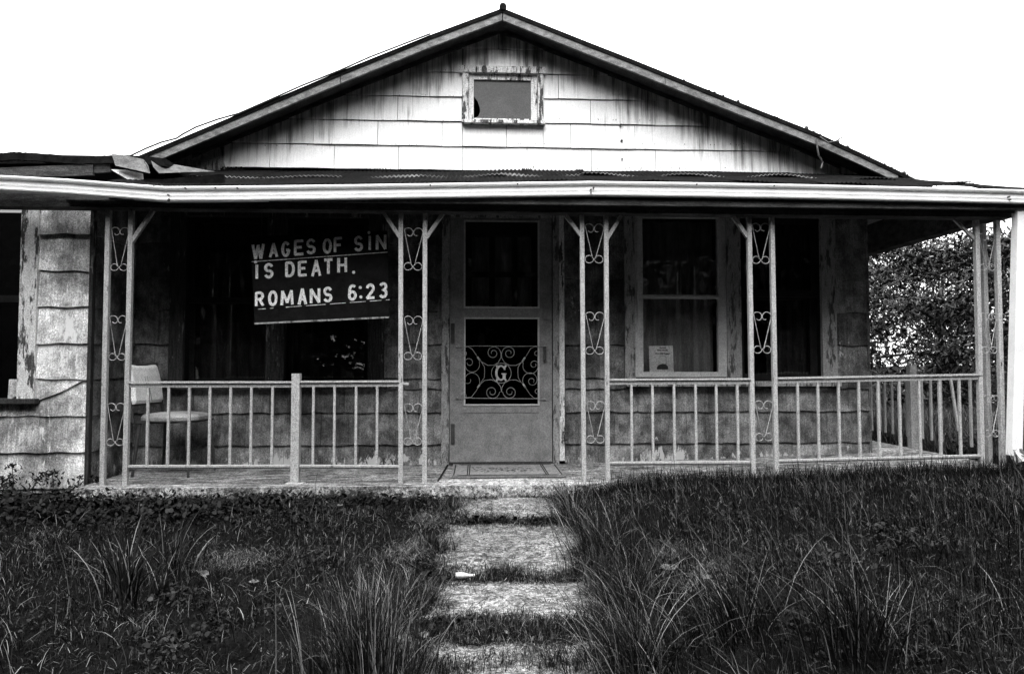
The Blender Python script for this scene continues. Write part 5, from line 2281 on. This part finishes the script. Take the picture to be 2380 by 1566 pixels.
# dandelion seed head
root = empty('dandelion', atg(540, 1180))
tag(root, 'round pale dandelion head on a bent stem in the left yard', 'flower')
c, d = atg(533, 1190), at(538, 1157, atg(533, 1190).y)
m = MB()
m.tube([c, c.lerp(d, .5) + Vector((.02, 0, 0)), d], .002, 4)
m.build('stem', 'dead_leaf', root)
m = MB()
for i in range(60):
    z = 1 - 2 * (i + .5) / 60
    a = i * 2.4
    q = Vector((math.cos(a) * math.sqrt(1 - z * z), math.sin(a) * math.sqrt(1 - z * z), z))
    m.tube([d + q * .004, d + q * .017], .0016, 3, .003)
m.build('seed_head', 'dead_leaf', root)

# ------------------------------------------------------------------ trees beyond the side railing
def leaves(cx, cy, cz, n, size, tone, droop=.4):
    """leaf blades around given centres"""
    k = len(cx)
    a = rng.uniform(0, 6.28, k)
    el = rng.normal(-droop, .5, k)
    L = size * (.6 + .8 * rng.random(k))
    wd = L * (.26 + .12 * rng.random(k))
    d = np.stack([np.cos(a) * np.cos(el), np.sin(a) * np.cos(el), np.sin(el)], 1)
    s = np.stack([-np.sin(a), np.cos(a), rng.normal(0, .5, k)], 1)
    s /= np.linalg.norm(s, axis=1)[:, None]
    c = np.stack([cx, cy, cz], 1)
    p0 = c
    p1 = c + d * (L * .45)[:, None] + s * (wd * .5)[:, None]
    p2 = c + d * L[:, None]
    p3 = c + d * (L * .45)[:, None] - s * (wd * .5)[:, None]
    V = np.stack([p0, p1, p2, p3], 1).reshape(-1, 3)
    b = (np.arange(k) * 4)[:, None]
    Q = b + np.array([[0, 1, 2, 3]])
    return V, Q, np.zeros((0, 3), int), np.repeat(tone, 4)


def tree(x, y, h, r, n, label, size=.10, low=.25, base=.034):
    root = empty('tree', (x, y, -.1))
    tag(root, label, 'tree', 'trees beyond the side railing')
    m = MB()
    top = Vector((x + .2, y, h * .85))
    m.tube([(x, y, -.2), (x + .05, y, h * .35), (x + .12, y + .05, h * .6), top], .055, 8, .015)
    limbs = []
    for i in range(9):
        t = random.uniform(.25, .8)
        p = Vector((x + .12 * t, y, h * t))
        a = random.uniform(0, 6.28)
        q = p + Vector((math.cos(a) * r * .85, math.sin(a) * r * .85, random.uniform(.1, .5)))
        mid = p.lerp(q, .5) + Vector((0, 0, random.uniform(-.1, .2)))
        m.tube([p, mid, q], .036, 5, .012)
        limbs += [(p.lerp(mid, s), .9) for s in (.3, .7, 1)] + [(mid.lerp(q, s), 1) for s in (.3, .6, 1)]
    m.build('trunk', 'bark', root, smooth=True)
    nc = max(20, n // 170)
    cl = []
    for i in range(nc):
        if i < len(limbs) and random.random() < .8:
            p = limbs[i][0]
            cl.append((p.x, p.y, p.z))
        else:
            u = rng.normal(0, 1, 3)
            u /= np.linalg.norm(u)
            rr = r * rng.random() ** .4
            cl.append((x + u[0] * rr, y + u[1] * rr, h * (low + (1 - low) * .5) + u[2] * h * (1 - low) * .5 * rng.random() ** .4))
    cl = np.array(cl)
    idx = rng.integers(0, len(cl), n)
    sp = r * .105
    c = cl[idx] + rng.normal(0, 1, (n, 3)) * np.array([sp, sp, sp * .7])
    c[:, 2] = np.maximum(c[:, 2], .0)
    V, Q, T, C = leaves(c[:, 0], c[:, 1], c[:, 2], n, size, tones(n, base, .6, .03, .16))
    o = np_mesh('crown', V, T, C, 'leaf', root, quads=Q)
    o['kind'] = 'stuff'
    return root


tree(6.6, 9.6, 3.0, 1.35, 12500, 'leafy tree seen between house corner and side railing post', .09, .05)
tree(8.3, 10.6, 3.15, 1.6, 14000, 'tree behind the corner column with drooping leaves', .09, .05)
tree(9.7, 10.2, 3.0, 1.3, 9000, 'dark tree right of the white downspout', .09, .05)
tree(7.7, 13.4, 3.5, 1.9, 13000, 'farther dark tree filling the gap behind the side railing', .11, .02, .035)
tree(10.4, 13.0, 3.5, 2.0, 13000, 'farthest tree behind the corner column and downspout', .11, .02, .035)

# scrub in front of the trees
n = 16000
x = rng.uniform(5.0, 13.5, n)
y = rng.normal(9.3, .5, n) + .25 * (x - 6)
z = np.abs(rng.normal(0, .5, n))
V, Q, T, C = leaves(x, y, z, n, .09, tones(n, .032, .35, .02, .1))
o = np_mesh('undergrowth', V, T, C, 'leaf', quads=Q)
tag(o, 'dark undergrowth below the trees beyond the side railing', 'undergrowth', kind='stuff')

parts = []
for i in range(60):
    cx, cy = -28 + i * 1.0 + random.uniform(-.5, .5), random.uniform(19, 23)
    hh = random.uniform(2.6, 4.2)
    k = 500
    u = rng.normal(0, 1, (k, 3)) * .6
    parts.append(leaves(cx + u[:, 0] * 1.4, cy + u[:, 1], hh * rng.random(k), k, .34, tones(k, .03, .4, 0, .1)))
V, Q, T, C = join(parts)
o = np_mesh('treeline', V, T, C, 'leaf', quads=Q)
tag(o, 'far dark treeline showing between the trunks past the side railing', 'treeline', kind='stuff')

# wood on the viewer's side, mirrored in panes, plus unseen growth added for shade
parts = []
for i in range(96):
    if i < 64:
        a = math.radians(random.uniform(-105, 105))
        R_ = random.uniform(8, 13)
        cx, cy = R_ * math.sin(a), -R_ * math.cos(a) + 1.5
    else:
        cx, cy = random.choice((-1, 1)) * random.uniform(6.4, 9.0), random.uniform(-4.5, 2.2)  # unseen trees to either side, added to darken the lawn corners
    hh = random.uniform(6.5, 9.5)
    k = 2000
    u = rng.normal(0, 1, (k, 3))
    u /= np.linalg.norm(u, axis=1)[:, None]
    rr = rng.random(k) ** .45
    cz = hh * rng.random(k) ** .85
    parts.append(leaves(cx + u[:, 0] * rr * 2.1, cy + u[:, 1] * rr * 2.1, np.maximum(cz, -.3), k, .55, tones(k, .03, .3, 0, .1)))
for i in range(16):  # added boughs out of view that shade the front corners of the lawn
    sg = -1 if i % 2 else 1
    cx, cy, cz_ = sg * random.uniform(3.6, 6.2), random.uniform(-1.6, 1.3), random.uniform(3.2, 4.4)
    k = 1500
    u = rng.normal(0, 1, (k, 3)) * .42
    parts.append(leaves(cx + u[:, 0], cy + u[:, 1], cz_ + u[:, 2] * .8, k, .3, tones(k, .03, .3, 0, .1)))
for i in range(22):  # added shrubs out of view, keeping low side sky off the lawn corners
    sg = -1 if i % 2 else 1
    cx, cy = sg * random.uniform(3.6, 5.6), random.uniform(-2.2, 1.7)
    k = 1500
    u = rng.normal(0, 1, (k, 3)) * .38
    parts.append(leaves(cx + u[:, 0], cy + u[:, 1], 2.9 * rng.random(k) - .3, k, .26, tones(k, .02, .3, 0, .1)))
V, Q, T, C = join(parts)
o = np_mesh('woods', V, T, C, 'leaf', quads=Q)
tag(o, 'dark wood facing the house, mirrored as specks in the window panes, with unseen side growth added to shade the lawn', 'woods', kind='stuff')
